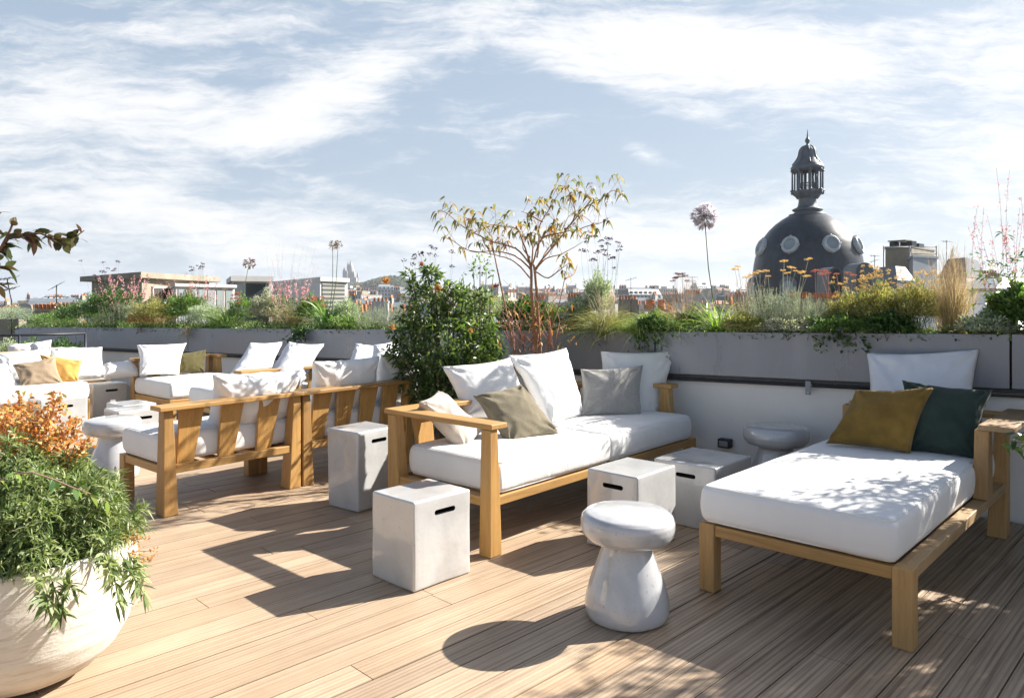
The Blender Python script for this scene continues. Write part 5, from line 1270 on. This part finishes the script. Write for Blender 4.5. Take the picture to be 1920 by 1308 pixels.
def corner_box(px0, Y0, pxl, Yl, pxr, Yr, ytop, zb=-21.0):
    "ground plan of a block seen at its corner; returns the four corners and its top height"
    a, l, r = at(px0, HZ, Y0), at(pxl, HZ, Yl), at(pxr, HZ, Yr); q = l + r - a
    return [(a.x, a.y), (r.x, r.y), (q.x, q.y), (l.x, l.y)], HC - (ytop - HZ) * Y0 / F
def grow(poly, g):
    c = Vector((sum(p[0] for p in poly) / 4, sum(p[1] for p in poly) / 4)); out = []
    for p in poly: v = Vector(p) - c; out.append(tuple(c + v * (1 + g / v.length)))
    return out
def wpart(root, name, mat, poly, z0, z1, **k):
    mb = MB(); b = root.location; mb.prism([(x - b.x, y - b.y) for x, y in poly], z0 - b.z, z1 - b.z); return mb.build(name, mat, root, **k)
def band(poly, side, f0, f1, out0, out1):
    "thin slab on one side of a plan, from fraction f0 to f1"
    a, b = Vector(poly[side]), Vector(poly[(side + 1) % 4]); d = (b - a); n = Vector((d.y, -d.x)).normalized(); c = Vector((sum(p[0] for p in poly) / 4, sum(p[1] for p in poly) / 4))
    if (a + b) / 2 @ n < c @ n: n = -n
    p0, p1 = a + d * f0, a + d * f1
    return [tuple(p0 + n * out0), tuple(p0 + n * out1), tuple(p1 + n * out1), tuple(p1 + n * out0)][::-1]
# left: concrete pavilion with overhanging slab
poly, zt = corner_box(266, 21, 172, 25, 392, 25.5, 511); zt -= .16
t = thing('rooftop_pavilion', 'beige concrete rooftop pavilion with a thick overhanging flat slab behind the pink flowers', 'building', (poly[0][0], poly[0][1], -3))
wpart(t, 'wall', M['conc'], poly, -3, zt); wpart(t, 'roof', M['conc'], grow(poly, .38), zt, zt + .17, bevel=.01)
for f0, f1 in ((.12, .36), (.40, .62), (.66, .93)): w_ = wpart(t, 'window', M['conc_white'], band(poly, 0, f0, f1, .0, .05), zt - .95, zt - .22); wpart(t, 'pane', M['glass_dark'], band(poly, 0, f0 + .012, f1 - .012, .05, .06), zt - .9, zt - .27)
poly, zt = corner_box(330, 19.5, 318, 24, 440, 21.5, 537)
t = thing('glazed_annex', 'low glazed rooftop annex with white frames right of the beige pavilion', 'building', (poly[0][0], poly[0][1], -3))
wpart(t, 'wall', M['conc_white'], poly, -3, zt); wpart(t, 'roof', M['conc_white'], grow(poly, .12), zt, zt + .08)
for i in range(6): wpart(t, 'pane', M['glass_pale'], band(poly, 0, .03 + i * .16, .03 + i * .16 + .125, .0, .02), zt - 1.4, zt - .07)
poly, zt = corner_box(436, 22, 428, 26, 508, 22.8, 527)
t = thing('glass_fronted_box', 'small rooftop box with a pale slab roof and dark glass between white posts', 'building', (poly[0][0], poly[0][1], -3))
wpart(t, 'wall', M['conc_white'], poly, -3, zt); wpart(t, 'roof', M['conc_white'], grow(poly, .22), zt, zt + .16); wpart(t, 'window', M['glass_dark'], band(poly, 0, .33, .93, 0, .03), zt - 1.8, zt - .06)
wpart(t, 'window', M['glass_pale'], band(poly, 0, .03, .26, 0, .03), zt - 1.8, zt - .06)
poly, zt = corner_box(600, 17.5, 512, 22, 652, 18.6, 527)
t = thing('louvred_plant_room', 'white-roofed louvred plant room left of the distant basilica', 'building', (poly[0][0], poly[0][1], -3))
wpart(t, 'wall', M['zinc_pale'], poly, -3, zt); wpart(t, 'roof', M['conc_white'], grow(poly, .10), zt, zt + .10); wpart(t, 'louvre', M['louvre'], band(poly, 0, .06, .86, 0, .02), zt - 2, zt - .04)

# chimney block right of the dome
poly, zt = corner_box(1709, 52, 1660, 53.5, 1752, 56, 464)
t = thing('chimney_block', 'tall stained chimney block with dark cowls right of the dome', 'chimney', (poly[0][0], poly[0][1], -8))
wpart(t, 'wall', M['conc'], poly, -8, zt); wpart(t, 'coping', M['conc'], grow(poly, .12), zt, zt + .12)
for f in (.15, .55, .8):
    for sd_ in (3, 0):
        if sd_ == 0 and f > .6 or sd_ == 3 and f == .55: continue
        wpart(t, 'cowl', M['dark_metal'], [(x + .0, y + .2) for x, y in band(poly, sd_, f, f + .22, -.9, -.25)], zt + .12, zt + .50)
wpart(t, 'cowl_plate', M['conc'], band(poly, 3, .05, .75, -1.0, -.15), zt + .52, zt + .60)
mb = MB(); b = t.location
for px in (1657, 1706, 1756):
    p = at(px, 0, 51.5); mb.tube([(p.x - b.x, p.y - b.y, -2 - b.z), (p.x - b.x, p.y - b.y, HC + (HZ - 461) * 51.5 / F - b.z)], .05, 6)
for (a_, c_, y) in ((1657, 1706, 463), (1706, 1756, 463), (1706, 1756, 476)):
    p, q = at(a_, y, 51.5), at(c_, y, 51.5); mb.tube([p - b, q - b], .04, 6)
mb.build('scaffold', M['conc_white'], t)
def block_b(name, label, cat, args, wall, roof, over=.15, rt=.15, mans=0, zb=-21):
    poly, zt = corner_box(*args); t = thing(name, label, cat, (poly[0][0], poly[0][1], zb))
    wpart(t, 'wall', wall, poly, zb, zt - mans)
    b = t.location
    if mans:
        c = Vector((sum(p[0] for p in poly) / 4, sum(p[1] for p in poly) / 4)); top = [tuple(c + (Vector(p) - c) * .62) for p in poly]; mb = MB(); P = grow(poly, over)
        mb.add([(x - b.x, y - b.y, zt - mans - b.z) for x, y in P] + [(x - b.x, y - b.y, zt - b.z) for x, y in top], [(0, 1, 5, 4), (1, 2, 6, 5), (2, 3, 7, 6), (3, 0, 4, 7), (4, 5, 6, 7)]); mb.build('roof', roof, t)
    else: wpart(t, 'roof', roof, grow(poly, over), zt, zt + rt)
    return t, poly, zt
block_b('zinc_clad_house', 'blue grey zinc clad house directly below the chimney block', 'building', (1712, 48, 1704, 52, 1756, 50, 482), M['zinc'], M['zinc'], mans=0)
block_b('dark_mansard_house', 'house with a dark mansard roof left below the chimney block', 'building', (1682, 44, 1636, 47, 1712, 46, 497), M['zinc_dark'], M['zinc_dark'], mans=.9)
block_b('brown_house', 'brown roofed house behind the tall blonde grass', 'building', (1812, 70, 1760, 74, 1850, 78, 480), M['conc_white'], M['zinc_dark'], mans=2)
for k, (x0, xl, xr, y, Y) in enumerate(((1870, 1790, 2000, 520, 34), (1850, 1800, 1990, 546, 29), (1900, 1780, 2050, 572, 22), (1830, 1760, 1960, 596, 19))):
    block_b('zinc_roofed_house', ('pale zinc roof right of the blonde grass, farthest of a stepped row', 'second pale zinc roof of the stepped row at the right', 'third pale zinc roof of the stepped row at the right, nearer', 'nearest pale zinc roof just over the rim at the right')[k], 'building',
            (x0, Y, xl, Y + 3, xr, Y + 2.5, y), M['conc_white'], (M['zinc_pale'], M['zinc'])[k % 2], mans=.5, over=.2)
def dormer(label, px, Y, w, y0, y1, mat, name='round_dormer'):
    p = at(px, HZ, Y); k = Y / F; z0, z1 = HC + (HZ - y1) * k, HC + (HZ - y0) * k; r = w * k / 2
    t = thing(name, label, 'dormer', (p.x, p.y, z0 - 1)); pts = [(-r, 0), (r, 0)] + [(r * math.cos(a), z1 - z0 + 1 - r + r * math.sin(a)) for a in [math.pi * i / 12 for i in range(13)]]; n = len(pts)
    mb = MB(); mb.add([(x, 0, z) for x, z in pts] + [(x, 2.5, z) for x, z in pts], [tuple(range(n))] + [(i, n + i, n + (i + 1) % n, (i + 1) % n) for i in range(n)]); mb.build('shell', M[mat], t)
    mb = MB(); s = .62; pts = [(x * s, z if z == 0 else (z - .25 * r)) for x, z in pts]; mb.add([(x, -.05, z) for x, z in pts] + [(x, .1, z) for x, z in pts], [tuple(range(n))] + [(i, n + i, n + (i + 1) % n, (i + 1) % n) for i in range(n)]); mb.build('pane', M['conc'] if mat != 'lead' else M['glass_dark'], t)
dormer('big pale round-topped dormer at the right foot of the dome', 1622, 62, 34, 492, 560, 'lead')
dormer('dark arched dormer in front of the right foot of the dome', 1568, 60, 26, 500, 560, 'lead')

# chimney stacks with terracotta pots
def stack(label, px, Y, wpx, yp, n, mat='conc', pot_px=7, hp=9, rows=1, zb=-8):
    k = Y / F; p = at(px, HZ, Y); zt = HC + (HZ - yp) * k - hp * k; w = wpx * k
    t = thing('chimney_stack', label, 'chimney', (p.x, p.y, zb)); mb = MB(); mb.box(-w / 2, w / 2, 0, w * .25 + .3, 0, zt - zb); mb.box(-w / 2 - .05, w / 2 + .05, -.05, w * .25 + .35, zt - zb, zt - zb + .08); mb.build('stack', M[mat], t)
    for i in range(n):
        x = -w / 2 + w * (i + .5) / n; r = pot_px * k / 2
        mb = MB(); mb.lathe([(r * 1.05, 0), (r * .95, hp * k * .5), (r * .85, hp * k * .9), (r, hp * k * .92), (r, hp * k), (r * .7, hp * k), (r * .7, hp * k * .6)], 12, (x, w * .12 + .15, zt - zb + .08)); mb.build('chimney_pot', M['terracotta'], t)
stack('wide chimney stack with a row of terracotta pots beside the white dish', 88, 26, 66, 574, 9, pot_px=6.2, hp=10)
stack('low chimney stack of terracotta pots at the far left edge', 15, 34, 40, 578, 5, pot_px=7, hp=10)
stack('small chimney stack with pots right of the white dish', 128, 40, 34, 570, 5, pot_px=5.5, hp=9)
stack('chimney stack with two large terracotta pots behind the dry grass', 1232, 24, 44, 566, 2, 'conc', 15, 18)
stack('second stack with one big pot right of the two-pot one behind the dry grass', 1258, 22, 20, 572, 1, 'conc', 12, 18)
stack('chimney stack with orange pots below the dome seen through silver leaves', 1500, 42, 36, 550, 3, pot_px=9, hp=13)
stack('long chimney stack with striped orange pots below the red stonecrop', 1550, 40, 60, 552, 8, pot_px=6, hp=10)
stack('chimney stack with small red pots at the right beyond the blonde grass', 1852, 90, 44, 508, 9, pot_px=4, hp=5, zb=-21)
stack('white chimney stack at the far right with tiny red pots', 1825, 120, 30, 505, 6, 'conc_white', 4, 5, zb=-21)
for k, (px, Y, w_, y, n, mt) in enumerate(((1008, 48, 30, 556, 4, 'conc_white'), (1078, 60, 26, 552, 5, 'conc'), (1178, 55, 34, 556, 6, 'conc'), (1300, 70, 30, 545, 6, 'conc_white'), (1392, 66, 26, 548, 4, 'conc'), (712, 52, 30, 560, 4, 'conc_white'), (1640, 75, 30, 506, 5, 'conc'))):
    stack(('white stack with four pots behind the little tree', 'grey stack with five pots right of the little tree', 'wide stack with pots behind the arching grass', 'white stack with six pots left of the lilac globe', 'small stack with four pots left of the dome foot', 'white stack with pots left of the bushy shrub', 'stack with pots between the dome and the chimney block')[k], px, Y, w_, y, n, mt, 4.5, 7, zb=-21)
# satellite dishes and aerials
def dish(label, px, py, rpx, Y):
    p = at(px, py, Y); r = rpx * Y / F; t = thing('satellite_dish', label, 'satellite dish', (p.x, p.y, p.z - 1.5))
    mb = MB(); mb.lathe([(0, .0), (r * .5, .03), (r * .85, .09), (r, .14), (r * 1.02, .13), (r * .85, .07), (0, -.03)], 36); m_ = Matrix.Rotation(rad(68), 4, 'X') @ Matrix.Rotation(.0, 4, 'Y'); mb.v = [tuple((m_ @ Vector(q)) + Vector((0, 0, 1.5))) for q in mb.v]; mb.build('reflector', M['conc_white'], t)
    mb = MB(); mb.tube([(0, .1, -1.6), (0, .1, 1.45)], .03, 8); mb.tube([(0, -.03, 1.5 - r), (0, -r * 1.2, 1.45)], .012, 6); mb.build('mast', M['zinc'], t)
dish('large white satellite dish among the orange chimney pots at the left', 49, 586, 16, 22)
dish('small white satellite dish right of the orange chimney pots', 110, 577, 8, 30)
dish('white dish half hidden by the strap leaves under the lilac globe', 1326, 558, 15, 18)
def aerial(label, px, y0, y1, Y, arms_, lean_=0):
    a, b = at(px, y1, Y), at(px + lean_, y0, Y); t = thing('tv_aerial', label, 'aerial', (a.x, a.y, a.z - 2)); mb = MB(); o = Vector(t.location)
    mb.tube([a - o - Vector((0, 0, 2)), a - o, b - o], .022, 6)
    for (f, w_, s) in arms_:
        c = a.lerp(b, f) - o; mb.tube([c + Vector((-w_, 0, -s)), c + Vector((w_, 0, s))], .014, 5)
        for i in range(5): q = c + Vector((-w_ + 2 * w_ * i / 4, 0, -s + 2 * s * i / 4)); mb.tube([q + Vector((0, -.2, -.07)), q + Vector((0, .2, .07))], .01, 4)
    mb.build('mast', M['dark_metal'], t)
aerial('television aerial leaning beside the left branch', 22, 522, 566, 26, [(1, .32, .05), (.55, .25, .05)], -9)
aerial('upright television aerial left of the dark sprawling shrub', 106, 534, 566, 30, [(.95, .22, .12), (.3, .5, 0)])
aerial('thin aerial left of the lilac globe', 1298, 518, 548, 60, [(.95, .4, .0), (.7, .3, 0)])
aerial('thin aerial above the roofs right of the little tree', 1183, 520, 552, 50, [(.9, .35, .1)])
aerial('thin aerial between the dome and the chimney block', 1640, 478, 505, 52, [(.95, .3, 0), (.6, .3, .1)])
aerial('tall thin aerial at the right of the chimney block', 1775, 450, 500, 54, [(.95, .3, 0)])
# railing and low trough of plants in front of the far end of the planter
t = thing('handrail', 'thin black handrail with glass behind the left sofa', 'railing', (at(160, 0, 10.9).x, 10.9, 0)); o = Vector(t.location)
zr_ = HC - (625 - HZ) * 10.9 / F
mb = MB(); A = at(160, 0, 10.9); B = at(-60, 0, 10.0); 
mb.tube([(0, 0, zr_), (B.x - o.x, B.y - o.y, zr_)], .016, 8); mb.build('rail', M['dark_metal'], t)
for px, Y_ in ((160, 10.9), (36, 10.35), (-60, 10.0)):
    p = at(px, 0, Y_); mb = MB(); mb.tube([(p.x - o.x, p.y - o.y, 0), (p.x - o.x, p.y - o.y, zr_)], .016, 8); mb.build('post', M['dark_metal'], t)
for (x, y, w_, mt) in ((115, 640, 80, 'dark'), (60, 642, 90, 'mid'), (15, 640, 70, 'grey')):
    p = at(x, 0, 11.6); t = thing('trough_plant', {'dark': 'dark leafy plant behind the right part of the handrail', 'mid': 'mid green plant behind the middle of the handrail', 'grey': 'grey green plant behind the left part of the handrail'}[mt], 'plant', (p.x, p.y, 0), 0)
    R_ = w_ * 11.6 / F / 2; zt = HC - (y - 6 - HZ) * 11.6 / F; nb = NB(); P, d = ellips(1400, R_, .2, .30); P[:, 2] += zt - .28
    leaves(nb, P, d + A3([0, 0, .6]), .05, .018, .3, .3, 0, 2); nb.build('foliage', LM[mt], t)
    mb = MB(); [mb.tube([(q * .06, 0, 0), (q * .12, 0, zt - .2)], .006, 5) for q in (-2, -1, 0, 1, 2)]; mb.build('stem', M['stem_green'], t)

# --- the hill with the white basilica
def basilica():
    Y = 1500.0; k = Y / F; cx = (654 - 960) * k; Z = lambda y: HC + (HZ - y) * k - zb_; zb_ = HC + (HZ - 548) * k
    M['travertine'] = plain('white travertine', (.42, .41, .41), (.32, .31, .31), .05, .8)
    t = thing('basilica', 'distant white domed basilica on its wooded hill', 'basilica', (cx, Y, zb_))
    S = lambda px: (px - 654) * k
    mb = MB(); mb.box(S(641), S(668), 0, 22, 0, Z(520)); mb.box(S(643), S(652), -3, 2, 0, Z(508)); mb.box(S(657), S(671), 4, 24, 0, Z(527)); mb.build('nave', M['travertine'], t)
    def dm(px, y0, y1, r, yy, nm='dome'):
        mb = MB(); H = Z(y1) - Z(y0); r = r * k; mb.lathe([(r, -6), (r, H * .25), (r * 1.06, H * .27), (r * .98, H * .4), (r * .8, H * .6), (r * .5, H * .78), (r * .2, H * .87), (r * .15, H * .93), (r * .17, H * .97), (0, H)], 16, (S(px), yy, Z(y0))); mb.build(nm, M['travertine'], t)
    dm(655.5, 520, 488, 7.0, 10, 'dome'); dm(645, 516, 500, 2.8, 2, 'turret'); dm(663, 522, 506, 2.4, 2, 'turret'); dm(668, 524, 508, 2.2, 14, 'turret'); dm(650, 522, 511, 2, -2, 'turret')
    mb = MB(); mb.box(S(645.5), S(649.5), 24, 30, 0, Z(496)); mb.lathe([(2.1 * k, 0), (1.5 * k, 4), (.5 * k, 8), (0, 13)], 12, (S(647.5), 27, Z(496))); mb.build('bell_tower', M['travertine'], t)
basilica()
n = 26000; s_ = rg.normal(size=n) * .05 - .155; Yh = rg.uniform(1180, 1480, n); X_ = s_ * Yh
ok = (s_ > -.26) & (s_ < -.04); X_, Yh = X_[ok], Yh[ok]; P = np.stack([X_, Yh, np.array([gz(a, b) for a, b in zip(X_, Yh)]) + rg.uniform(2, 12, len(X_)) * (.6 + .4 * np.sin(X_ * .05))], 1)
nb = NB(); leaves(nb, P, rdir(len(P)) + A3([0, 0, .3]), 4.5, 3.2, .1, .3, 0, 2); tag(nb.build('trees', LM['hillgreen']), 'dark trees covering the slope of the far hill', 'trees', kind='stuff')

# --- apartment blocks filling the view
def proto(kind):
    w, d, wall, roof, hh, lab = kind
    t = thing('apartment_block', lab, 'building', (0, 0, 0), 0, 'distant apartment blocks of the city')
    mb = MB(); mb.box(-w / 2, w / 2, -d / 2, d / 2, -14, 0); mb.build('wall', M[wall], t)
    mb = MB()
    if hh > 0:
        i = 1.5; mb.add([(-w / 2 - .3, -d / 2 - .3, 0), (w / 2 + .3, -d / 2 - .3, 0), (w / 2 + .3, d / 2 + .3, 0), (-w / 2 - .3, d / 2 + .3, 0), (-w / 2 + .4, -d / 2 + i, hh), (w / 2 - .4, -d / 2 + i, hh), (w / 2 - .4, d / 2 - i, hh), (-w / 2 + .4, d / 2 - i, hh), (-w / 2 + .6, 0, hh + 1), (w / 2 - .6, 0, hh + 1)],
               [(0, 1, 5, 4), (2, 3, 7, 6), (1, 2, 6, 9, 5), (3, 0, 4, 8, 7), (4, 5, 9, 8), (6, 7, 8, 9)])
    else: mb.box(-w / 2 - .2, w / 2 + .2, -d / 2 - .2, d / 2 + .2, 0, .5); mb.box(-w * .2, w * .1, -2, 2, .5, 2.6)
    mb.build('roof', M[roof], t)
    for x in (-w / 2 + .4, w / 2 - .4):
        mb = MB(); mb.box(x - .35, x + .35, -2.6, 2.6, max(0, hh) - .5, max(.5, hh) + 2.2); c = mb.build('chimney', M['fac_cream'] if wall != 'fac_white' else M['conc'], t)
        mb = MB(); [mb.lathe([(.2, 0), (.16, .7), (0, .7)], 6, (x, -2.2 + q * .62, max(.5, hh) + 2.2)) for q in range(8) if q % 3 != 2]; mb.build('chimney_pots', M['terracotta'], c)
    if hh > 0:
        for q in range(int(w / 3)):
            x = -w / 2 + 1.6 + q * 3; mb = MB(); mb.box(x - .6, x + .6, -d / 2 - .1, -d / 2 + 2, .3, 2.0); dd_ = mb.build('dormer', M['zinc_pale'], t); mb = MB(); mb.box(x - .4, x + .4, -d / 2 - .14, -d / 2 - .1, .5, 1.8); mb.build('pane', M['glass_dark'], dd_)
    return t
KN = [(16, 12, 'fac_cream', 'zinc', 3.2, 'cream apartment block under a blue grey zinc mansard roof in the distant city'), (12, 11, 'fac_white', 'zinc_pale', 3.0, 'white apartment block under a pale zinc mansard roof in the distant city'),
      (20, 12, 'fac_grey', 'zinc_dark', 3.4, 'grey apartment block under a dark slate mansard roof in the distant city'), (14, 12, 'fac_cream', 'tile', 3.0, 'cream apartment block under brown roof tiles in the distant city'),
      (18, 13, 'fac_white', 'conc_white', 0, 'white flat-roofed apartment block in the distant city'), (11, 10, 'fac_ochre', 'zinc', 2.8, 'narrow ochre apartment block under a zinc roof in the distant city'), (24, 12, 'fac_grey', 'conc', 0, 'wide grey flat-roofed block in the distant city')]
PR = [proto(k) for k in KN]; kids = {}
for o in C.objects:
    if o.parent: kids.setdefault(o.parent.name, []).append(o)
def cp(o, parent=None):
    c = o.copy(); C.objects.link(c); c.parent = parent
    for ch in kids.get(o.name, []): cp(ch, c)
    return c
used = set(); rr = random.Random(21)
rows = [(62, 95, 16), (110, 150, 20), (170, 230, 26), (260, 340, 34), (380, 500, 42), (560, 700, 46), (760, 980, 50), (1050, 1350, 46)]
for (ya, yb, cnt) in rows:
    for i in range(cnt):
        Y = rr.uniform(ya, yb); s = -.74 + 1.5 * (i + rr.random() * .9) / cnt; X = s * Y
        if Y > 1000 and -.25 < s < -.06: continue
        if Y < 110 and .32 < s < .64: continue
        k = rr.randrange(len(PR)); o = PR[k] if k not in used else cp(PR[k]); used.add(k)
        roofz = gz(X, Y) + 20.5 + rr.uniform(-3.0, 1.5) if Y > 150 else rr.uniform(-3.6, -1.2)
        if Y > 500: roofz = gz(X, Y) + rr.uniform(12, 19)
        o.location = (X, Y, roofz - 3); o.rotation_euler = (0, 0, rr.choice([0, .25, -.3, .5, 1.3, -.8]) + rr.uniform(-.15, .15)); o.scale = (rr.uniform(.85, 1.3), rr.uniform(.9, 1.2), rr.uniform(.9, 1.1) if Y < 600 else rr.uniform(1, 1.4))
for k in range(len(PR)):
    if k not in used: bpy.data.objects.remove(PR[k])

# ------------------------------------------------------------------ light, sky, camera
hm = bpy.data.materials.new('haze'); hm.use_nodes = True; hn = hm.node_tree; hn.nodes.clear()
ho = hn.nodes.new('ShaderNodeOutputMaterial'); hv = hn.nodes.new('ShaderNodeVolumePrincipled')
hv.inputs['Color'].default_value = (.86, .92, 1, 1); hv.inputs['Density'].default_value = .00017; hv.inputs['Anisotropy'].default_value = .25
hn.links.new(hv.outputs[0], ho.inputs['Volume'])
mb = MB(); mb.box(-8200, 8300, -300, 6400, -24, 108); tag(mb.build('haze', hm), 'thin pale haze over the distant city', 'haze', kind='stuff')
sc = bpy.context.scene
AZ, EL = rad(25.5), rad(34.5)       # sun: angle from +X towards +Y, and height
sd = Vector((math.cos(AZ) * math.cos(EL), math.sin(AZ) * math.cos(EL), math.sin(EL)))
sun = bpy.data.lights.new('sun', 'SUN'); sun.energy = 5.0; sun.angle = rad(.53); sun.color = (1, .945, .86)
so = bpy.data.objects.new('sun', sun); C.objects.link(so); so.rotation_euler = (-sd).to_track_quat('-Z', 'Y').to_euler()
so.location = sd * 30
w = bpy.data.worlds.new('World'); sc.world = w; w.use_nodes = True
nt = w.node_tree; bg = nt.nodes['Background']
sky = nt.nodes.new('ShaderNodeTexSky'); sky.sky_type = 'NISHITA'; sky.sun_disc = False
sky.sun_elevation = EL; sky.sun_rotation = math.pi / 2 - AZ
sky.air_density = 1.0; sky.dust_density = 2.5; sky.ozone_density = 1.5; sky.altitude = 50
tc = nt.nodes.new('ShaderNodeTexCoord')
sp = nt.nodes.new('ShaderNodeSeparateXYZ'); nt.links.new(tc.outputs['Generated'], sp.inputs[0])
def m1(op, a, b=None, c=None):
    n = nt.nodes.new('ShaderNodeMath'); n.operation = op
    for i, v in enumerate((a, b, c)):
        if v is None: continue
        if hasattr(v, 'is_output'): nt.links.new(v, n.inputs[i])
        else: n.inputs[i].default_value = v
    return n.outputs[0]
# gnomonic coordinates about the viewing direction: gx = x/y, gz = z/y
yy = m1('MAXIMUM', sp.outputs['Y'], .02)
gx = m1('DIVIDE', sp.outputs['X'], yy); gz = m1('DIVIDE', sp.outputs['Z'], yy)
def gauss(cx, cz, rx, rz, ang):
    ca, sa = math.cos(ang), math.sin(ang)
    dx = m1('SUBTRACT', gx, cx); dz = m1('SUBTRACT', gz, cz)
    a = m1('DIVIDE', m1('ADD', m1('MULTIPLY', dx, ca), m1('MULTIPLY', dz, sa)), rx)
    b = m1('DIVIDE', m1('SUBTRACT', m1('MULTIPLY', dz, ca), m1('MULTIPLY', dx, sa)), rz)
    r2 = m1('ADD', m1('MULTIPLY', a, a), m1('MULTIPLY', b, b))
    return m1('EXPONENT', m1('MULTIPLY', r2, -1.0))
def pg(px, py, rx, ry, deg, wgt):
    return m1('MULTIPLY', gauss((px - 960) / F, (HZ - py) / F, rx / F, ry / F, rad(deg)), wgt)
blobs = [pg(180, 200, 420, 75, -4, 1.0), pg(520, 225, 300, 60, 20, .9), pg(250, 60, 330, 60, 8, .55), pg(680, 130, 150, 50, 25, .4),
         pg(300, 380, 520, 55, -10, .62), pg(760, 300, 160, 14, 12, .3), pg(560, 330, 160, 14, -18, .4),
         pg(1300, 110, 430, 75, -12, .95), pg(1650, 90, 420, 80, -2, .85), pg(1250, 190, 260, 30, -22, .5),
         pg(1780, 330, 420, 70, 8, .65), pg(1205, 285, 34, 14, -20, .7), pg(900, 455, 900, 60, 0, .55), pg(1500, 420, 700, 70, 4, .4),
         pg(1000, 60, 160, 40, -30, .35), pg(-500, 200, 500, 200, 0, .6), pg(2500, 200, 500, 200, 0, .6)]
msk = blobs[0]
for b_ in blobs[1:]: msk = m1('ADD', msk, b_)
cv0 = nt.nodes.new('ShaderNodeCombineXYZ'); nt.links.new(gx, cv0.inputs[0]); nt.links.new(gz, cv0.inputs[1])
wn = nt.nodes.new('ShaderNodeTexNoise'); wn.inputs['Scale'].default_value = 3.2; wn.inputs['Detail'].default_value = 5; wn.inputs['Roughness'].default_value = .6
nt.links.new(cv0.outputs[0], wn.inputs['Vector'])
wm = nt.nodes.new('ShaderNodeVectorMath'); wm.operation = 'MULTIPLY_ADD'; nt.links.new(wn.outputs['Color'], wm.inputs[0]); wm.inputs[1].default_value = (.11, .08, 0)
nt.links.new(cv0.outputs[0], wm.inputs[2]); cv = wm
def nz(scale, sx, sy, rot, det, ro, dist, off=0):
    mp = nt.nodes.new('ShaderNodeMapping'); mp.inputs['Scale'].default_value = (sx, sy, 1); mp.inputs['Rotation'].default_value = (0, 0, rot)
    mp.inputs['Location'].default_value = (off, off * .7, off)
    nt.links.new(cv.outputs[0], mp.inputs['Vector'])
    n = nt.nodes.new('ShaderNodeTexNoise'); n.inputs['Scale'].default_value = scale; n.inputs['Detail'].default_value = det
    n.inputs['Roughness'].default_value = ro; n.inputs['Distortion'].default_value = dist
    nt.links.new(mp.outputs[0], n.inputs['Vector']); return n.outputs['Fac']
n1 = nz(2.4, 1, 3.0, rad(12), 12, .66, .4)
n2 = nz(7.0, 1, 6.0, rad(-20), 12, .70, .3, 3)
n3 = nz(16.0, 1, 5.0, rad(30), 8, .7, .2, 5)
nn = m1('ADD', m1('ADD', m1('MULTIPLY', n1, .56), m1('MULTIPLY', n2, .34)), m1('MULTIPLY', n3, .10))
cl = m1('ADD', m1('MULTIPLY', msk, .48), m1('MULTIPLY', m1('SUBTRACT', nn, .5), 3.0))
cr = nt.nodes.new('ShaderNodeValToRGB'); nt.links.new(cl, cr.inputs[0])
e = cr.color_ramp.elements; e[0].position = .02; e[0].color = (0, 0, 0, 1); e[1].position = .60; e[1].color = (1, 1, 1, 1); cr.color_ramp.interpolation = 'EASE'
up = m1('MAXIMUM', sp.outputs['Z'], 0.0)
hz = m1('POWER', m1('SUBTRACT', 1.0, up), 6.5)
fd = m1('MULTIPLY', m1('SUBTRACT', 1.0, m1('SMOOTHSTEP', .40, .75, up) if False else m1('MINIMUM', m1('MULTIPLY', m1('MAXIMUM', m1('SUBTRACT', up, .39), 0.0), 4.0), 1.0)), 1.0)   # bright cloud and haze cut off above the view, dimming the unseen sky          # bright haze near the horizon
CLOUD = 7.8; HAZEC = 6.9
mx = nt.nodes.new('ShaderNodeMix'); mx.data_type = 'RGBA'
nt.links.new(m1('MULTIPLY', m1('MULTIPLY', hz, .85), fd), mx.inputs[0]); nt.links.new(sky.outputs[0], mx.inputs[6]); mx.inputs[7].default_value = (HAZEC * .985, HAZEC * .995, HAZEC, 1)
ds = nt.nodes.new('ShaderNodeMix'); ds.data_type = 'RGBA'; nt.links.new(m1('MULTIPLY', fd, .72), ds.inputs[0]); ds.inputs[7].default_value = (3.6, 4.5, 5.6, 1)
nt.links.new(mx.outputs[2], ds.inputs[6])
m2 = nt.nodes.new('ShaderNodeMix'); m2.data_type = 'RGBA'
fr = m1('MULTIPLY', m1('MULTIPLY', cr.outputs[0], .92), fd)
nt.links.new(fr, m2.inputs[0]); nt.links.new(ds.outputs[2], m2.inputs[6]); m2.inputs[7].default_value = (CLOUD, CLOUD * 1.0, CLOUD * 1.01, 1)
nt.links.new(m2.outputs[2], bg.inputs['Color']); bg.inputs['Strength'].default_value = .05

cam = bpy.data.cameras.new('camera'); co = bpy.data.objects.new('camera', cam); C.objects.link(co)
co.location = (0, 0, HC); co.rotation_euler = (rad(90), 0, 0)
cam.sensor_width = 36; cam.lens = F / 1920 * 36; cam.shift_y = -(654 - HZ) / 1920; cam.clip_start = .05; cam.clip_end = 20000
sc.camera = co
sc.view_settings.view_transform = 'Standard'; sc.view_settings.look = 'None'; sc.view_settings.exposure = 1.42; sc.view_settings.gamma = 1
sc.cycles.max_bounces = 7; sc.cycles.diffuse_bounces = 4; sc.cycles.glossy_bounces = 3; sc.cycles.transmission_bounces = 4; sc.cycles.transparent_max_bounces = 6
sc.cycles.volume_bounces = 0
sc.cycles.caustics_reflective = False; sc.cycles.caustics_refractive = False
sc.cycles.use_denoising = True
